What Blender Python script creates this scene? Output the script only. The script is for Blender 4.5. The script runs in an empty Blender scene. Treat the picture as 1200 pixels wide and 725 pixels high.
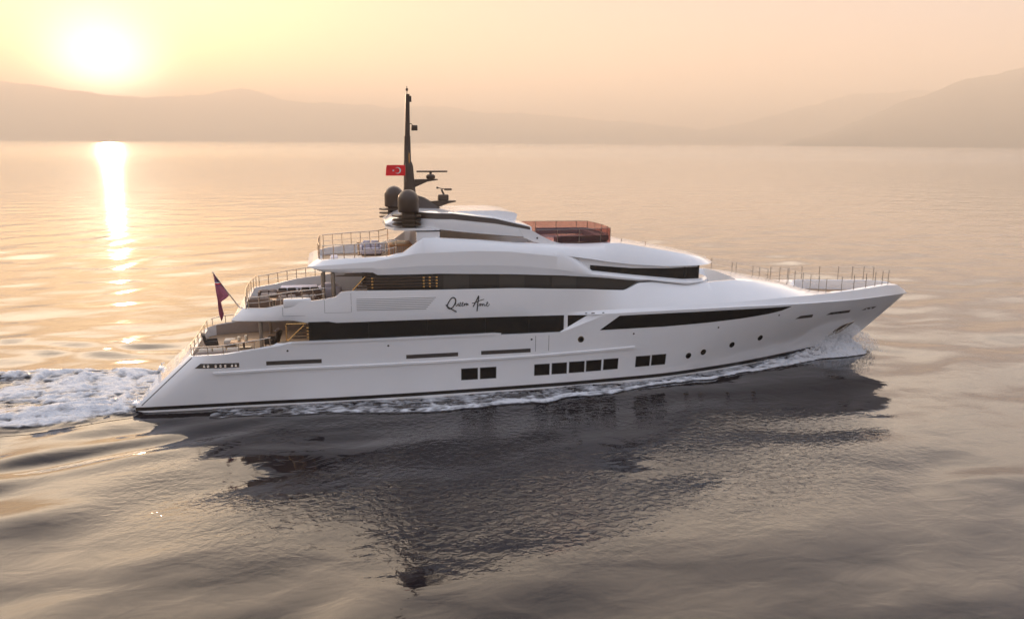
import bpy, bmesh, math, random
import numpy as np
from mathutils import Vector, Matrix, noise

random.seed(7)
rng = np.random.default_rng(11)
sc = bpy.context.scene
col = sc.collection
R = math.radians

# ------------------------------------------------------------------ camera
cam_d = bpy.data.cameras.new("camera")
cam_d.sensor_width = 36.0
cam_d.lens = 27.99
cam_d.clip_start = 0.5
cam_d.clip_end = 40000
cam = bpy.data.objects.new("camera", cam_d)
col.objects.link(cam)
YAW, PITCH, ROLL = R(13.0), math.atan((362.5 - 166) / 933.0), R(0.4)
fw = Vector((math.sin(YAW) * math.cos(PITCH), math.cos(YAW) * math.cos(PITCH), -math.sin(PITCH)))
rt = Vector((math.cos(YAW), -math.sin(YAW), 0))
up = rt.cross(fw)
cr, sr = math.cos(ROLL), math.sin(ROLL)
rt2, up2 = cr * rt + sr * up, -sr * rt + cr * up
M = Matrix((rt2, up2, -fw)).transposed().to_4x4()
M.translation = Vector((10.667, -48.745, 14.6))
cam.matrix_world = M
sc.camera = cam

# ------------------------------------------------------------------ sky and sun
SUN_DIR = Vector((-0.2311, 0.9699, 0.0690)).normalized()
SUN_EL = math.asin(SUN_DIR.z)
SUN_AZ = math.atan2(SUN_DIR.x, SUN_DIR.y)
sc.view_settings.view_transform = 'Standard'
sc.view_settings.look = 'None'
sc.view_settings.exposure = 0.88
sc.view_settings.gamma = 1.0
sc.view_settings.use_curve_mapping = False
w = bpy.data.worlds.new("World")
sc.world = w
w.use_nodes = True
nt = w.node_tree
nt.nodes.clear()
N = nt.nodes.new
def lk(a, b): nt.links.new(a, b)
def vmath(op, a=None, b=None):
    n = N('ShaderNodeVectorMath'); n.operation = op
    for i, v in enumerate((a, b)):
        if v is None: continue
        if hasattr(v, 'links'): lk(v, n.inputs[i])
        else: n.inputs[i].default_value = v
    return n
def smath(op, a=None, b=None, clamp=False):
    n = N('ShaderNodeMath'); n.operation = op; n.use_clamp = clamp
    for i, v in enumerate((a, b)):
        if v is None: continue
        if hasattr(v, 'links'): lk(v, n.inputs[i])
        else: n.inputs[i].default_value = v
    return n.outputs[0]
def ramp(fac, stops):
    n = N('ShaderNodeValToRGB'); e = n.color_ramp.elements
    while len(e) < len(stops): e.new(0.5)
    for el, (p, c) in zip(e, stops):
        el.position = p; el.color = (*c, 1)
    lk(fac, n.inputs[0]); return n.outputs[0]
def mixc(op, f, a, b):
    n = N('ShaderNodeMix'); n.data_type = 'RGBA'; n.blend_type = op; n.clamp_result = False
    for k, v in ((0, f), (6, a), (7, b)):
        if hasattr(v, 'links'): lk(v, n.inputs[k])
        else: n.inputs[k].default_value = v if k == 0 else (*v, 1)
    return n.outputs[2]
tc = N('ShaderNodeTexCoord')
d = vmath('NORMALIZE', tc.outputs['Generated']).outputs[0]
sep = N('ShaderNodeSeparateXYZ'); lk(d, sep.inputs[0])
elev = smath('MAXIMUM', sep.outputs[2], 0.0)
cosg = smath('MAXIMUM', vmath('DOT_PRODUCT', d, tuple(SUN_DIR)).outputs['Value'], 0.0)
# horizontal agreement with the sun's bearing, 0 behind the camera, 1 below the sun
hz = vmath('DOT_PRODUCT', d, tuple(Vector((SUN_DIR.x, SUN_DIR.y, 0)).normalized())).outputs['Value']
toward = smath('MULTIPLY_ADD', hz, 0.5); toward.node.inputs[2].default_value = 0.5
toward = smath('POWER', toward, smath('ADD', smath('MULTIPLY', elev, 6.0), 0.9))
SKY_SUN = [(0.0, (.90, .54, .36)), (0.07, (.56, .35, .26)), (0.18, (.29, .22, .21)), (0.31, (3.3, 2.6, 1.9)), (0.56, (2.9, 2.35, 1.8)), (0.76, (.9, .8, .7)), (1.0, (.5, .52, .58))]
SKY_BACK = [(0.0, (.34, .325, .39)), (0.15, (.29, .34, .445)), (0.40, (.275, .34, .475)), (1.0, (.36, .43, .56))]
base = mixc('MIX', toward, ramp(elev, SKY_BACK), ramp(elev, SKY_SUN))
# the disc itself is lost in a white bloom that the haze drags a little lower than the disc
cosb = smath('MAXIMUM', vmath('DOT_PRODUCT', d, tuple(Vector((-0.2311, 0.9699, 0.056)).normalized())).outputs['Value'], 0.0)
glow1 = smath('MULTIPLY', smath('POWER', cosb, 900.0), 8.5)
glow2 = smath('MULTIPLY', smath('POWER', cosg, 120.0), .14)
glow3 = smath('MULTIPLY', smath('POWER', cosg, 12.0), 0.03)
def scaled(c, f):
    n = vmath('SCALE', c); lk(f, n.inputs['Scale']); return n.outputs[0]
tot = vmath('ADD', base, scaled((1.0, .93, .72), glow1)).outputs[0]
tot = vmath('ADD', tot, scaled((1.0, .78, .38), glow2)).outputs[0]
tot = vmath('ADD', tot, scaled((1.0, .74, .42), glow3)).outputs[0]
sky = N('ShaderNodeTexSky'); sky.sky_type = 'NISHITA'; sky.sun_disc = False
sky.sun_elevation = SUN_EL; sky.sun_rotation = SUN_AZ % (2 * math.pi)
sky.air_density = 1.0; sky.dust_density = 3.0; sky.altitude = 0
bg1 = N('ShaderNodeBackground'); lk(sky.outputs[0], bg1.inputs[0]); bg1.inputs[1].default_value = 0.05
bg2 = N('ShaderNodeBackground'); lk(tot, bg2.inputs[0]); bg2.inputs[1].default_value = 1.0
add = N('ShaderNodeAddShader'); lk(bg1.outputs[0], add.inputs[0]); lk(bg2.outputs[0], add.inputs[1])
wo = N('ShaderNodeOutputWorld'); lk(add.outputs[0], wo.inputs[0])

sd = bpy.data.lights.new("sun", 'SUN'); sd.energy = 5.0; sd.angle = R(0.5); sd.color = (1.0, .64, .40)
so = bpy.data.objects.new("sun", sd); col.objects.link(so)
so.rotation_euler = SUN_DIR.to_track_quat('Z', 'Y').to_euler()
so.location = (0, 0, 100)

sc.render.engine = 'CYCLES'
sc.cycles.use_denoising = True
sc.cycles.max_bounces = 8
sc.cycles.transparent_max_bounces = 16
sc.cycles.volume_bounces = 3
sc.cycles.sample_clamp_indirect = 6
sc.cycles.caustics_reflective = False
sc.cycles.caustics_refractive = False

# ------------------------------------------------------------------ materials
def pmat(name, c, rough=.5, metal=0.0, spec=.5, coat=0.0, alpha=1.0, noise_amt=0.0, noise_scale=3.0):
    m = bpy.data.materials.new(name); m.use_nodes = True
    b = m.node_tree.nodes['Principled BSDF']
    b.inputs['Base Color'].default_value = (*c, 1)
    b.inputs['Roughness'].default_value = rough
    b.inputs['Metallic'].default_value = metal
    b.inputs['Specular IOR Level'].default_value = spec
    b.inputs['Coat Weight'].default_value = coat
    b.inputs['Coat Roughness'].default_value = .05
    b.inputs['Alpha'].default_value = alpha
    if noise_amt:
        n = m.node_tree.nodes; l = m.node_tree.links
        t = n.new('ShaderNodeTexCoord'); x = n.new('ShaderNodeTexNoise'); x.inputs['Scale'].default_value = noise_scale
        x.inputs['Detail'].default_value = 5
        l.new(t.outputs['Object'], x.inputs['Vector'])
        mr = n.new('ShaderNodeMapRange'); mr.inputs[3].default_value = 1 - noise_amt; mr.inputs[4].default_value = 1 + noise_amt
        l.new(x.outputs[0], mr.inputs[0])
        mx = n.new('ShaderNodeVectorMath'); mx.operation = 'SCALE'; mx.inputs[0].default_value = c
        l.new(mr.outputs[0], mx.inputs['Scale']); l.new(mx.outputs[0], b.inputs['Base Color'])
        ro = n.new('ShaderNodeMapRange'); ro.inputs[3].default_value = max(0, rough - .06); ro.inputs[4].default_value = rough + .06
        l.new(x.outputs[0], ro.inputs[0]); l.new(ro.outputs[0], b.inputs['Roughness'])
    return m
MT = dict(
    white=pmat('white_gelcoat', (.82, .82, .83), .16, coat=.6, noise_amt=.03, noise_scale=.5),
    boot=pmat('boot_black', (.012, .009, .008), .3),
    glass=pmat('dark_glass', (.010, .008, .007), .06, spec=.35),
    brown=pmat('mast_brown', (.062, .038, .025), .35, noise_amt=.15),
    teak=pmat('teak', (.34, .22, .13), .55, noise_amt=.2, noise_scale=6),
    steel=pmat('polished_steel', (.66, .56, .46), .18, metal=1.0),
    seam=pmat('seam_grey', (.22, .22, .22), .5),
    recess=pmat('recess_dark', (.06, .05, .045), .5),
    greymetal=pmat('warm_grey_metal', (.30, .26, .22), .3, metal=.8),
    gold=pmat('bronze_trim', (.70, .42, .16), .25, metal=1.0),
    rattan=pmat('brown_rattan', (.16, .10, .07), .7, noise_amt=.3, noise_scale=20),
    cream=pmat('cream_fabric', (.72, .64, .54), .8, noise_amt=.06, noise_scale=8),
    taupe=pmat('taupe_fabric', (.36, .29, .25), .85, noise_amt=.1, noise_scale=8),
    lilac=pmat('pale_lilac_fabric', (.60, .56, .62), .8, noise_amt=.05),
    darkseat=pmat('dark_fabric', (.05, .04, .035), .7, noise_amt=.2, noise_scale=10),
    wood=pmat('varnished_wood', (.42, .22, .10), .35, noise_amt=.2, noise_scale=6),
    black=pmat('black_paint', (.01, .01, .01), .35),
    flagred=pmat('flag_red', (.85, .03, .035), .8, noise_amt=.06),
    maroon=pmat('ensign_maroon', (.33, .09, .14), .8, noise_amt=.1),
    navy=pmat('ensign_navy', (.15, .07, .17), .8),
    flagwhite=pmat('flag_white', (.8, .8, .8), .8),
    plum=pmat('plum_fabric', (.10, .065, .085), .8, noise_amt=.1),
    smokedb=pmat('smoked_glass_pale', (.065, .056, .048), .1, spec=.4),  # slightly paler tint for some of the upper saloon panes
    smoked=pmat('smoked_glass', (.045, .039, .034), .08, spec=.4),
    lamp=pmat('lamp_glass', (.8, .75, .6), .2),
)
def tinted():
    m = bpy.data.materials.new('red_tinted_glass'); m.use_nodes = True
    n = m.node_tree.nodes; l = m.node_tree.links; n.clear()
    o = n.new('ShaderNodeOutputMaterial'); mx = n.new('ShaderNodeMixShader'); f = n.new('ShaderNodeValue'); f.outputs[0].default_value = .04
    t = n.new('ShaderNodeBsdfTransparent'); t.inputs[0].default_value = (.80, .64, .63, 1)
    g = n.new('ShaderNodeBsdfGlossy'); g.inputs['Roughness'].default_value = .03
    l.new(f.outputs[0], mx.inputs[0]); l.new(t.outputs[0], mx.inputs[1]); l.new(g.outputs[0], mx.inputs[2]); l.new(mx.outputs[0], o.inputs[0])
    return m
MT['tint'] = tinted()

# ------------------------------------------------------------------ helpers
def tag(o, label=None, cat=None, group=None, kind=None):
    for k, v in (('label', label), ('category', cat), ('group', group), ('kind', kind)):
        if v: o[k] = v
    return o
def empty(name, loc=(0, 0, 0), rz=0):
    o = bpy.data.objects.new(name, None); o.location = loc; o.rotation_euler.z = rz
    o.empty_display_size = .3; col.objects.link(o); return o
def link(name, verts, faces, mat, parent=None, smooth=True, angle=32, merge=True, mats=None, fmats=None):
    me = bpy.data.meshes.new(name)
    me.from_pydata([tuple(v) for v in verts], [], faces)
    if mats:
        for m in mats: me.materials.append(MT[m])
        me.polygons.foreach_set('material_index', fmats)
    else:
        me.materials.append(MT[mat] if isinstance(mat, str) else mat)
    bm = bmesh.new(); bm.from_mesh(me)
    if merge: bmesh.ops.remove_doubles(bm, verts=bm.verts, dist=2e-4)
    bmesh.ops.dissolve_degenerate(bm, dist=1e-5, edges=bm.edges)
    bmesh.ops.recalc_face_normals(bm, faces=bm.faces)
    bm.to_mesh(me); bm.free()
    if smooth:
        me.polygons.foreach_set('use_smooth', [True] * len(me.polygons))
        me.set_sharp_from_angle(angle=R(angle))
    o = bpy.data.objects.new(name, me); col.objects.link(o)
    if parent is not None: o.parent = parent
    return o
def copy_tree(o, parent=None):
    c = o.copy(); col.objects.link(c)
    if parent is not None: c.parent = parent
    for ch in list(o.children): copy_tree(ch, c)
    return c
class MB:
    def __init__(s): s.v = []; s.f = []
    def add(s, vs, fs):
        n = len(s.v); s.v += [tuple(v) for v in vs]; s.f += [tuple(i + n for i in f) for f in fs]; return s
    def box(s, x0, x1, y0, y1, z0, z1):
        vs = [(x, y, z) for x in (x0, x1) for y in (y0, y1) for z in (z0, z1)]
        return s.add(vs, [(0, 1, 3, 2), (4, 6, 7, 5), (0, 4, 5, 1), (2, 3, 7, 6), (0, 2, 6, 4), (1, 5, 7, 3)])
    def rbox(s, x0, x1, y0, y1, z0, z1, r=.05):
        bm = bmesh.new(); bmesh.ops.create_cube(bm, size=1)
        for v in bm.verts:
            v.co = Vector(((x0 + x1) / 2 + v.co.x * (x1 - x0), (y0 + y1) / 2 + v.co.y * (y1 - y0), (z0 + z1) / 2 + v.co.z * (z1 - z0)))
        r = min(r, .45 * min(abs(x1 - x0), abs(y1 - y0), abs(z1 - z0)))
        bmesh.ops.bevel(bm, geom=bm.edges[:], offset=r, segments=3, profile=.5, affect='EDGES')
        bm.verts.index_update()
        s.add([v.co[:] for v in bm.verts], [[v.index for v in f.verts] for f in bm.faces]); bm.free(); return s
    def tube(s, pts, r=.02, n=6, closed=False, taper=None):
        pts = [Vector(p) for p in pts]; rings = []
        for i, p in enumerate(pts):
            a = pts[max(i - 1, 0)]; b = pts[min(i + 1, len(pts) - 1)]
            t = (b - a).normalized()
            q = t.cross(Vector((0, 0, 1)))
            if q.length < .05: q = t.cross(Vector((0, 1, 0)))
            q.normalize(); e = q.cross(t)
            rr = r if taper is None else r + (taper - r) * i / max(1, len(pts) - 1)
            rings.append([p + rr * (math.cos(2 * math.pi * k / n) * q + math.sin(2 * math.pi * k / n) * e) for k in range(n)])
        vs = [v for rg in rings for v in rg]; fs = []
        for i in range(len(pts) - 1):
            for k in range(n):
                fs.append((i * n + k, i * n + (k + 1) % n, (i + 1) * n + (k + 1) % n, (i + 1) * n + k))
        fs.append(tuple(range(n))[::-1]); fs.append(tuple((len(pts) - 1) * n + k for k in range(n)))
        return s.add(vs, fs)
    def prism(s, poly, y0, y1):            # polygon in x,z extruded along y
        n = len(poly)
        vs = [(x, y0, z) for x, z in poly] + [(x, y1, z) for x, z in poly]
        fs = [tuple(range(n)), tuple(range(2 * n - 1, n - 1, -1))] + [(i, (i + 1) % n, n + (i + 1) % n, n + i) for i in range(n)]
        return s.add(vs, fs)
    def slab(s, poly, z0, z1):             # polygon in x,y extruded along z
        n = len(poly)
        vs = [(x, y, z0) for x, y in poly] + [(x, y, z1) for x, y in poly]
        fs = [tuple(range(n)), tuple(range(2 * n - 1, n - 1, -1))] + [(i, (i + 1) % n, n + (i + 1) % n, n + i) for i in range(n)]
        return s.add(vs, fs)
    def lathe(s, prof, cx, cy, n=20):       # profile of (r, z)
        vs = [(cx + r * math.cos(2 * math.pi * k / n), cy + r * math.sin(2 * math.pi * k / n), z) for r, z in prof for k in range(n)]
        fs = [(i * n + k, i * n + (k + 1) % n, (i + 1) * n + (k + 1) % n, (i + 1) * n + k) for i in range(len(prof) - 1) for k in range(n)]
        fs.append(tuple(range(n))); fs.append(tuple((len(prof) - 1) * n + k for k in range(n)))
        return s.add(vs, fs)
    def build(s, name, mat, parent=None, smooth=True, angle=32, merge=False):
        return link(name, s.v, s.f, mat, parent, smooth, angle, merge)
def lin(t):
    xs = np.array([p[0] for p in t], float); ys = np.array([p[1] for p in t], float)
    return lambda x: float(np.interp(x, xs, ys))
def smo(t):                                   # monotone cubic through the table
    xs = np.array([p[0] for p in t], float); ys = np.array([p[1] for p in t], float)
    h = np.diff(xs); dl = np.diff(ys) / h; m = np.zeros(len(xs))
    for i in range(1, len(xs) - 1):
        if dl[i - 1] * dl[i] > 0:
            w1, w2 = 2 * h[i] + h[i - 1], h[i] + 2 * h[i - 1]
            m[i] = (w1 + w2) / (w1 / dl[i - 1] + w2 / dl[i])
    m[0], m[-1] = dl[0], dl[-1]
    def f(x):
        if x <= xs[0]: return float(ys[0])
        if x >= xs[-1]: return float(ys[-1])
        i = int(np.searchsorted(xs, x) - 1); t_ = (x - xs[i]) / h[i]
        a, b, c, e = 2 * t_**3 - 3 * t_**2 + 1, t_**3 - 2 * t_**2 + t_, -2 * t_**3 + 3 * t_**2, t_**3 - t_**2
        return float(a * ys[i] + b * h[i] * m[i] + c * ys[i + 1] + e * h[i] * m[i + 1])
    return f
def loft(name, xs, curves, mat, parent, rake=None, angle=28, sharp=None, steps=()):
    """curves: functions x -> (half breadth, z) from the underside's centre up to the top's centre"""
    rings = []
    for x in xs:
        st, po = [], []
        for j, c in enumerate(curves):
            y, z = c(x); xx = x + (rake(j, x) if rake else 0)
            st.append((xx, -y, z)); po.append((xx, y, z))
        rings.append(st + po[::-1])
    n = len(rings[0]); vs = [v for r in rings for v in r]; fs = []
    for i in range(len(rings) - 1):
        for k in range(n):
            fs.append((i * n + k, i * n + (k + 1) % n, (i + 1) * n + (k + 1) % n, (i + 1) * n + k))
    h = len(curves)
    for b in (0, (len(rings) - 1) * n):
        for k in range(h - 1):
            fs.append((b + k, b + k + 1, b + n - 2 - k, b + n - 1 - k))
    o = link(name, vs, fs, mat, parent, True, 180 if sharp else angle)
    if sharp:                       # crisp creases along chosen curves and round both ends
        key = lambda v: (round(v[0], 3), round(v[1], 3), round(v[2], 3))
        tags = {}
        for i, r in enumerate(rings):
            for k, v in enumerate(r):
                j = k if k < h else n - 1 - k
                st_ = tags.setdefault(key(v), set())
                if j in sharp and sharp[j](xs[i]): st_.add((j, k < h))
                if i in (0, len(rings) - 1) or any(abs(xs[i] - q) < 1e-6 for q in steps): st_.add(('end', i))
        me = o.data
        for e in me.edges:
            a, b = (tags.get(key(me.vertices[q].co), set()) for q in e.vertices)
            if a & b: e.use_edge_sharp = True
    return o
def side_of(curves):
    def f(x, z):
        p = sorted((c(x)[1], c(x)[0]) for c in curves)
        return float(np.interp(z, [a for a, _ in p], [b for _, b in p]))
    return f
def panel(name, side, top, bot, mat, parent, off=.015, thick=.05, nx=24, nz=4, angle=40):
    """a thin sheet that follows the boat's starboard side between two edges of (x, z) points"""
    def along(p, t):
        p = np.array(p, float); s = np.r_[0, np.cumsum(np.hypot(*np.diff(p, axis=0).T))]; s /= s[-1]
        return np.interp(t, s, p[:, 0]), np.interp(t, s, p[:, 1])
    vs = []; fs = []
    for layer, o in ((0, off), (1, off - thick)):
        for i in range(nx + 1):
            a = along(top, i / nx); b = along(bot, i / nx)
            for k in range(nz + 1):
                q = k / nz; x = a[0] * (1 - q) + b[0] * q; z = a[1] * (1 - q) + b[1] * q
                vs.append((x, -(side(x, z) + o), z))
    st = nz + 1; L0 = (nx + 1) * st
    for i in range(nx):
        for k in range(nz):
            a = i * st + k
            fs.append((a, a + st, a + st + 1, a + 1)); fs.append((L0 + a, L0 + a + 1, L0 + a + st + 1, L0 + a + st))
    for i in range(nx):
        for k in (0, nz):
            a = i * st + k; fs.append((a, a + st, L0 + a + st, L0 + a))
    for k in range(nz):
        for i in (0, nx):
            a = i * st + k; fs.append((a, a + 1, L0 + a + 1, L0 + a))
    return link(name, vs, fs, mat, parent, True, angle)
def disc(name, side, x, z, r, mat, parent, off=.02, n=20, ring=None):
    mb = MB(); 
    e = .05
    ny = (side(x + e, z) - side(x - e, z)) / (2 * e); nz_ = (side(x, z + e) - side(x, z - e)) / (2 * e)
    y0 = side(x, z)
    def P(a, rr, o): 
        dx, dz = rr * math.cos(a), rr * math.sin(a)
        return (x + dx, -(y0 + ny * dx + nz_ * dz + o), z + dz)
    A = [2 * math.pi * k / n for k in range(n)]
    vs = [P(a, r, off) for a in A] + [P(a, r, off - .06) for a in A]
    mb.add(vs, [tuple(range(n)), tuple(range(2 * n - 1, n - 1, -1))] + [(i, (i + 1) % n, n + (i + 1) % n, n + i) for i in range(n)])
    return mb.build(name, mat, parent, True, 40)

# ------------------------------------------------------------------ numpy noise
_perm = np.random.default_rng(5).random((256, 256))
def vnoise(x, y):
    xi = np.floor(x).astype(int); yi = np.floor(y).astype(int); fx = x - xi; fy = y - yi
    fx = fx * fx * fx * (fx * (fx * 6 - 15) + 10); fy = fy * fy * fy * (fy * (fy * 6 - 15) + 10)
    a = _perm[xi & 255, yi & 255]; b = _perm[(xi + 1) & 255, yi & 255]
    c = _perm[xi & 255, (yi + 1) & 255]; e = _perm[(xi + 1) & 255, (yi + 1) & 255]
    return (a * (1 - fx) + b * fx) * (1 - fy) + (c * (1 - fx) + e * fx) * fy
def fbm(x, y, o=4, g=.5):
    s = 0; a = 1; t = 0
    for k in range(o):
        s = s + a * vnoise(x * 2**k + 17.3 * k, y * 2**k - 9.1 * k); t += a; a *= g
    return s / t
def billow(x, y, o=4):
    s = 0; a = 1; t = 0
    for k in range(o):
        s = s + a * (1 - np.abs(2 * vnoise(x * 2**k + 31.7 * k, y * 2**k + 5.3 * k) - 1)); t += a; a *= .5
    return s / t
def sstep(a, b, x):
    t = np.clip((x - a) / (b - a), 0, 1); return t * t * (3 - 2 * t)

# ------------------------------------------------------------------ water
_wr = np.random.default_rng(21)
WAVES = []
for i in range(46):
    lam = 2.6 * (9.5 / 2.6) ** (_wr.random())
    th = R(109) + _wr.normal(0, R(24))
    k = 2 * math.pi / lam
    slope = .0104 * (lam / 5) ** .15
    WAVES.append((k * math.cos(th), k * math.sin(th), slope / k, _wr.random() * 6.283, lam))
def water_z(x, y, spacing=None):
    x = np.asarray(x, float); y = np.asarray(y, float)
    z = np.zeros_like(x)
    wx = x + 1.2 * (fbm(x * .11, y * .11, 2) - .5) * 4; wy = y + 1.2 * (fbm(x * .11 + 40, y * .11 + 9, 2) - .5) * 4
    calm = .45 + .9 * fbm(x * .035 + 3, y * .05 + 8, 3)
    for kx, ky, a, p, lam in WAVES:
        c = a * np.sin(kx * wx + ky * wy + p)
        if spacing is not None: c = c * np.clip(1.6 - 4.0 * spacing / lam, 0, 1)
        z += c
    z *= calm
    # diverging wake waves that leave the stern quarter
    px, py = math.cos(R(19)), math.sin(R(19))
    for sgn in (1, -1):
        yy = y * sgn
        dist = (x - 6.0) * (-py) + (yy + 6.2) * px            # distance across the crest line, port side mirrored
        alongd = (6.0 - x) * px - (yy + 6.2) * py
        env = np.exp(-((dist + 1.2) / 2.6) ** 2) * sstep(-3, 5, alongd) * np.exp(-np.clip(alongd, 0, None) / 70)
        z += .085 * env * np.cos(dist * 2 * math.pi / 2.7) * (.7 + .6 * fbm(x * .25, y * .25, 2))
    # bow wave shoulder along the hull
    return z
def water_nodes(m):
    b = m.node_tree.nodes['Principled BSDF']; nn = m.node_tree.nodes.new; l = m.node_tree.links.new
    b.inputs['Base Color'].default_value = (.009, .007, .010, 1)
    b.inputs['Roughness'].default_value = .058
    b.inputs['IOR'].default_value = 1.20
    ge_ = nn('ShaderNodeNewGeometry'); ln_ = nn('ShaderNodeVectorMath'); ln_.operation = 'LENGTH'; l(ge_.outputs['Position'], ln_.inputs[0])
    rr_ = nn('ShaderNodeMapRange'); rr_.inputs[1].default_value = 80; rr_.inputs[2].default_value = 900; rr_.inputs[3].default_value = .058; rr_.inputs[4].default_value = .20
    l(ln_.outputs['Value'], rr_.inputs[0]); l(rr_.outputs[0], b.inputs['Roughness']); l(rr_.outputs[0], b.inputs['Coat Roughness'])
    b.inputs['Coat Weight'].default_value = 1.0; b.inputs['Coat IOR'].default_value = 1.20; b.inputs['Coat Roughness'].default_value = .05
    geo = nn('ShaderNodeNewGeometry')
    def tex(scale, sx, sy, det, rot=R(19)):
        mp = nn('ShaderNodeMapping'); mp.inputs['Rotation'].default_value = (0, 0, -rot); mp.inputs['Scale'].default_value = (sx, sy, 1)
        l(geo.outputs['Position'], mp.inputs[0]); t = nn('ShaderNodeTexNoise'); t.noise_dimensions = '2D'
        t.inputs['Scale'].default_value = scale; t.inputs['Detail'].default_value = det; t.inputs['Distortion'].default_value = .3
        l(mp.outputs[0], t.inputs['Vector']); return t.outputs[0]
    def bump(h, dist, strength, prev=None):
        n_ = nn('ShaderNodeBump'); n_.inputs['Distance'].default_value = dist
        if hasattr(strength, 'links'): l(strength, n_.inputs['Strength'])
        else: n_.inputs['Strength'].default_value = strength
        l(h, n_.inputs['Height'])
        if prev is not None: l(prev, n_.inputs['Normal'])
        return n_.outputs[0]
    b1 = bump(tex(.16, .55, 1.0, 2), .18, 1.0)
    b2 = bump(tex(.8, .6, 1.0, 3), .026, 1.0, b1)
    at = nn('ShaderNodeAttribute'); at.attribute_name = 'ripple'
    b3 = bump(tex(3.2, .8, 1.0, 3), .055, at.outputs['Fac'], b2)
    l(b3, b.inputs['Normal']); l(b3, b.inputs['Coat Normal'])
    return b
def make_water():
    n = 940
    s = np.linspace(-1, 1, n); kx = 8.4; A = 16000 / math.sinh(kx)
    ax = A * np.sinh(kx * s); sp = np.gradient(ax)
    X, Y = np.meshgrid(13 + ax, -14 + ax, indexing='ij')
    SX, SY = np.meshgrid(sp, sp, indexing='ij')
    Z = water_z(X, Y, np.maximum(SX, SY))
    me = bpy.data.meshes.new('water')
    me.vertices.add(n * n); me.vertices.foreach_set('co', np.stack([X, Y, Z], -1).astype(np.float32).ravel())
    i = np.arange(n * n).reshape(n, n)
    q = np.stack([i[:-1, :-1], i[1:, :-1], i[1:, 1:], i[:-1, 1:]], -1).reshape(-1, 4)
    me.loops.add(q.size); me.loops.foreach_set('vertex_index', q.ravel().astype(np.int32))
    me.polygons.add(len(q)); me.polygons.foreach_set('loop_start', np.arange(0, q.size, 4, dtype=np.int32))
    me.polygons.foreach_set('loop_total', np.full(len(q), 4, np.int32))
    me.update(calc_edges=True)
    me.polygons.foreach_set('use_smooth', np.ones(len(q), bool))
    # patch of wind-cut, churned surface beside the boat
    u = (X - 20) / 19.0; v = (Y + 14.5) / 9.5
    rip = np.clip(1.25 - (u * u + v * v), 0, 1) * sstep(.30, .62, fbm(X * .12 + 5, Y * .2, 4) + .15)
    a = me.attributes.new('ripple', 'FLOAT', 'POINT'); a.data.foreach_set('value', rip.astype(np.float32).ravel())
    m = bpy.data.materials.new('sea_water'); m.use_nodes = True; water_nodes(m)
    me.materials.append(m)
    o = bpy.data.objects.new('water', me); col.objects.link(o); tag(o, kind='structure')
make_water()

# ------------------------------------------------------------------ far mountains and the air
def mountain(name, table, d0, d1, mat, seed, label):
    prof = smo(table)
    azs = np.linspace(table[0][0], table[-1][0], 260); ts = np.linspace(0, 1, 30)
    AZ, T_ = np.meshgrid(azs, ts, indexing='ij')
    D = d0 + (d1 * 1.5 - d0) * T_
    tr = (d1 - d0) / (d1 * 1.5 - d0)
    H = np.array([math.tan(R(prof(a) + .30 * (float(fbm(np.array(a * .9 + seed), np.array(seed * 1.7), 5)) - .5))) * d1 + 14.6 for a in azs])[:, None]
    rise = np.where(T_ < tr, (T_ / tr) ** 1.25, np.clip(1 - ((T_ - tr) / (1 - tr)) ** 1.5, 0, 1))
    Xc = 10.7 + D * np.sin(np.radians(AZ)); Yc = -48.7 + D * np.cos(np.radians(AZ))
    rough = fbm(Xc * .0014 + seed, Yc * .0014, 5) - .5
    edge = np.clip((AZ - azs[0]) / 1.5, 0, 1) * np.clip((azs[-1] - AZ) / 1.5, 0, 1)
    Z = (H - 2) * rise * edge * (1 + .35 * rough * np.abs(T_ - tr) * 3) + rough * H * .06 * rise * edge - 2 * (1 - rise * edge)
    Z = np.maximum(Z, -.8)
    vs = np.stack([Xc, Yc, Z], -1).reshape(-1, 3); nt_ = len(ts)
    fs = [(i * nt_ + k, (i + 1) * nt_ + k, (i + 1) * nt_ + k + 1, i * nt_ + k + 1) for i in range(len(azs) - 1) for k in range(nt_ - 1)]
    o = link(name, vs, fs, mat, None, True, 60, merge=False)
    tag(o, kind='structure', label=label)
MT['hill'] = pmat('hill_slope', (.09, .085, .06), .9, noise_amt=.35, noise_scale=.004)
mountain('mountain_range', [(-30, 2.9), (-24, 3.15), (-19, 3.25), (-15.4, 2.95), (-12.5, 2.65), (-9.6, 2.75), (-7, 3.0), (-4.9, 3.35), (-2.2, 2.6), (1.2, 2.55), (5, 2.3), (8, 2.35), (11, 2.0), (15, 1.9), (19, 1.5), (24, 1.2), (29, .4)], 10500, 12000, 'hill', 3, 'long hazy mountain range under the low sun, left and centre')
mountain('far_hills', [(20, .2), (25, .7), (28, 1.2), (31, 2.0), (34, 2.9), (35.5, 3.2), (38, 3.35), (42, 3.2), (48, 2.8), (54, 1.5)], 10500, 11800, 'hill', 9, 'faint hills behind the near headland at right')
mountain('headland', [(31, .15), (33, .5), (35, 1.15), (36.6, 1.85), (38.4, 2.7), (39.2, 2.95), (40.3, 3.45), (41.6, 3.95), (43, 4.2), (44.6, 4.55), (48, 4.5), (54, 4.2), (60, 3.2), (64, 1)], 5200, 8300, 'hill', 14, 'grey-mauve headland rising at the right edge')

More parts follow.
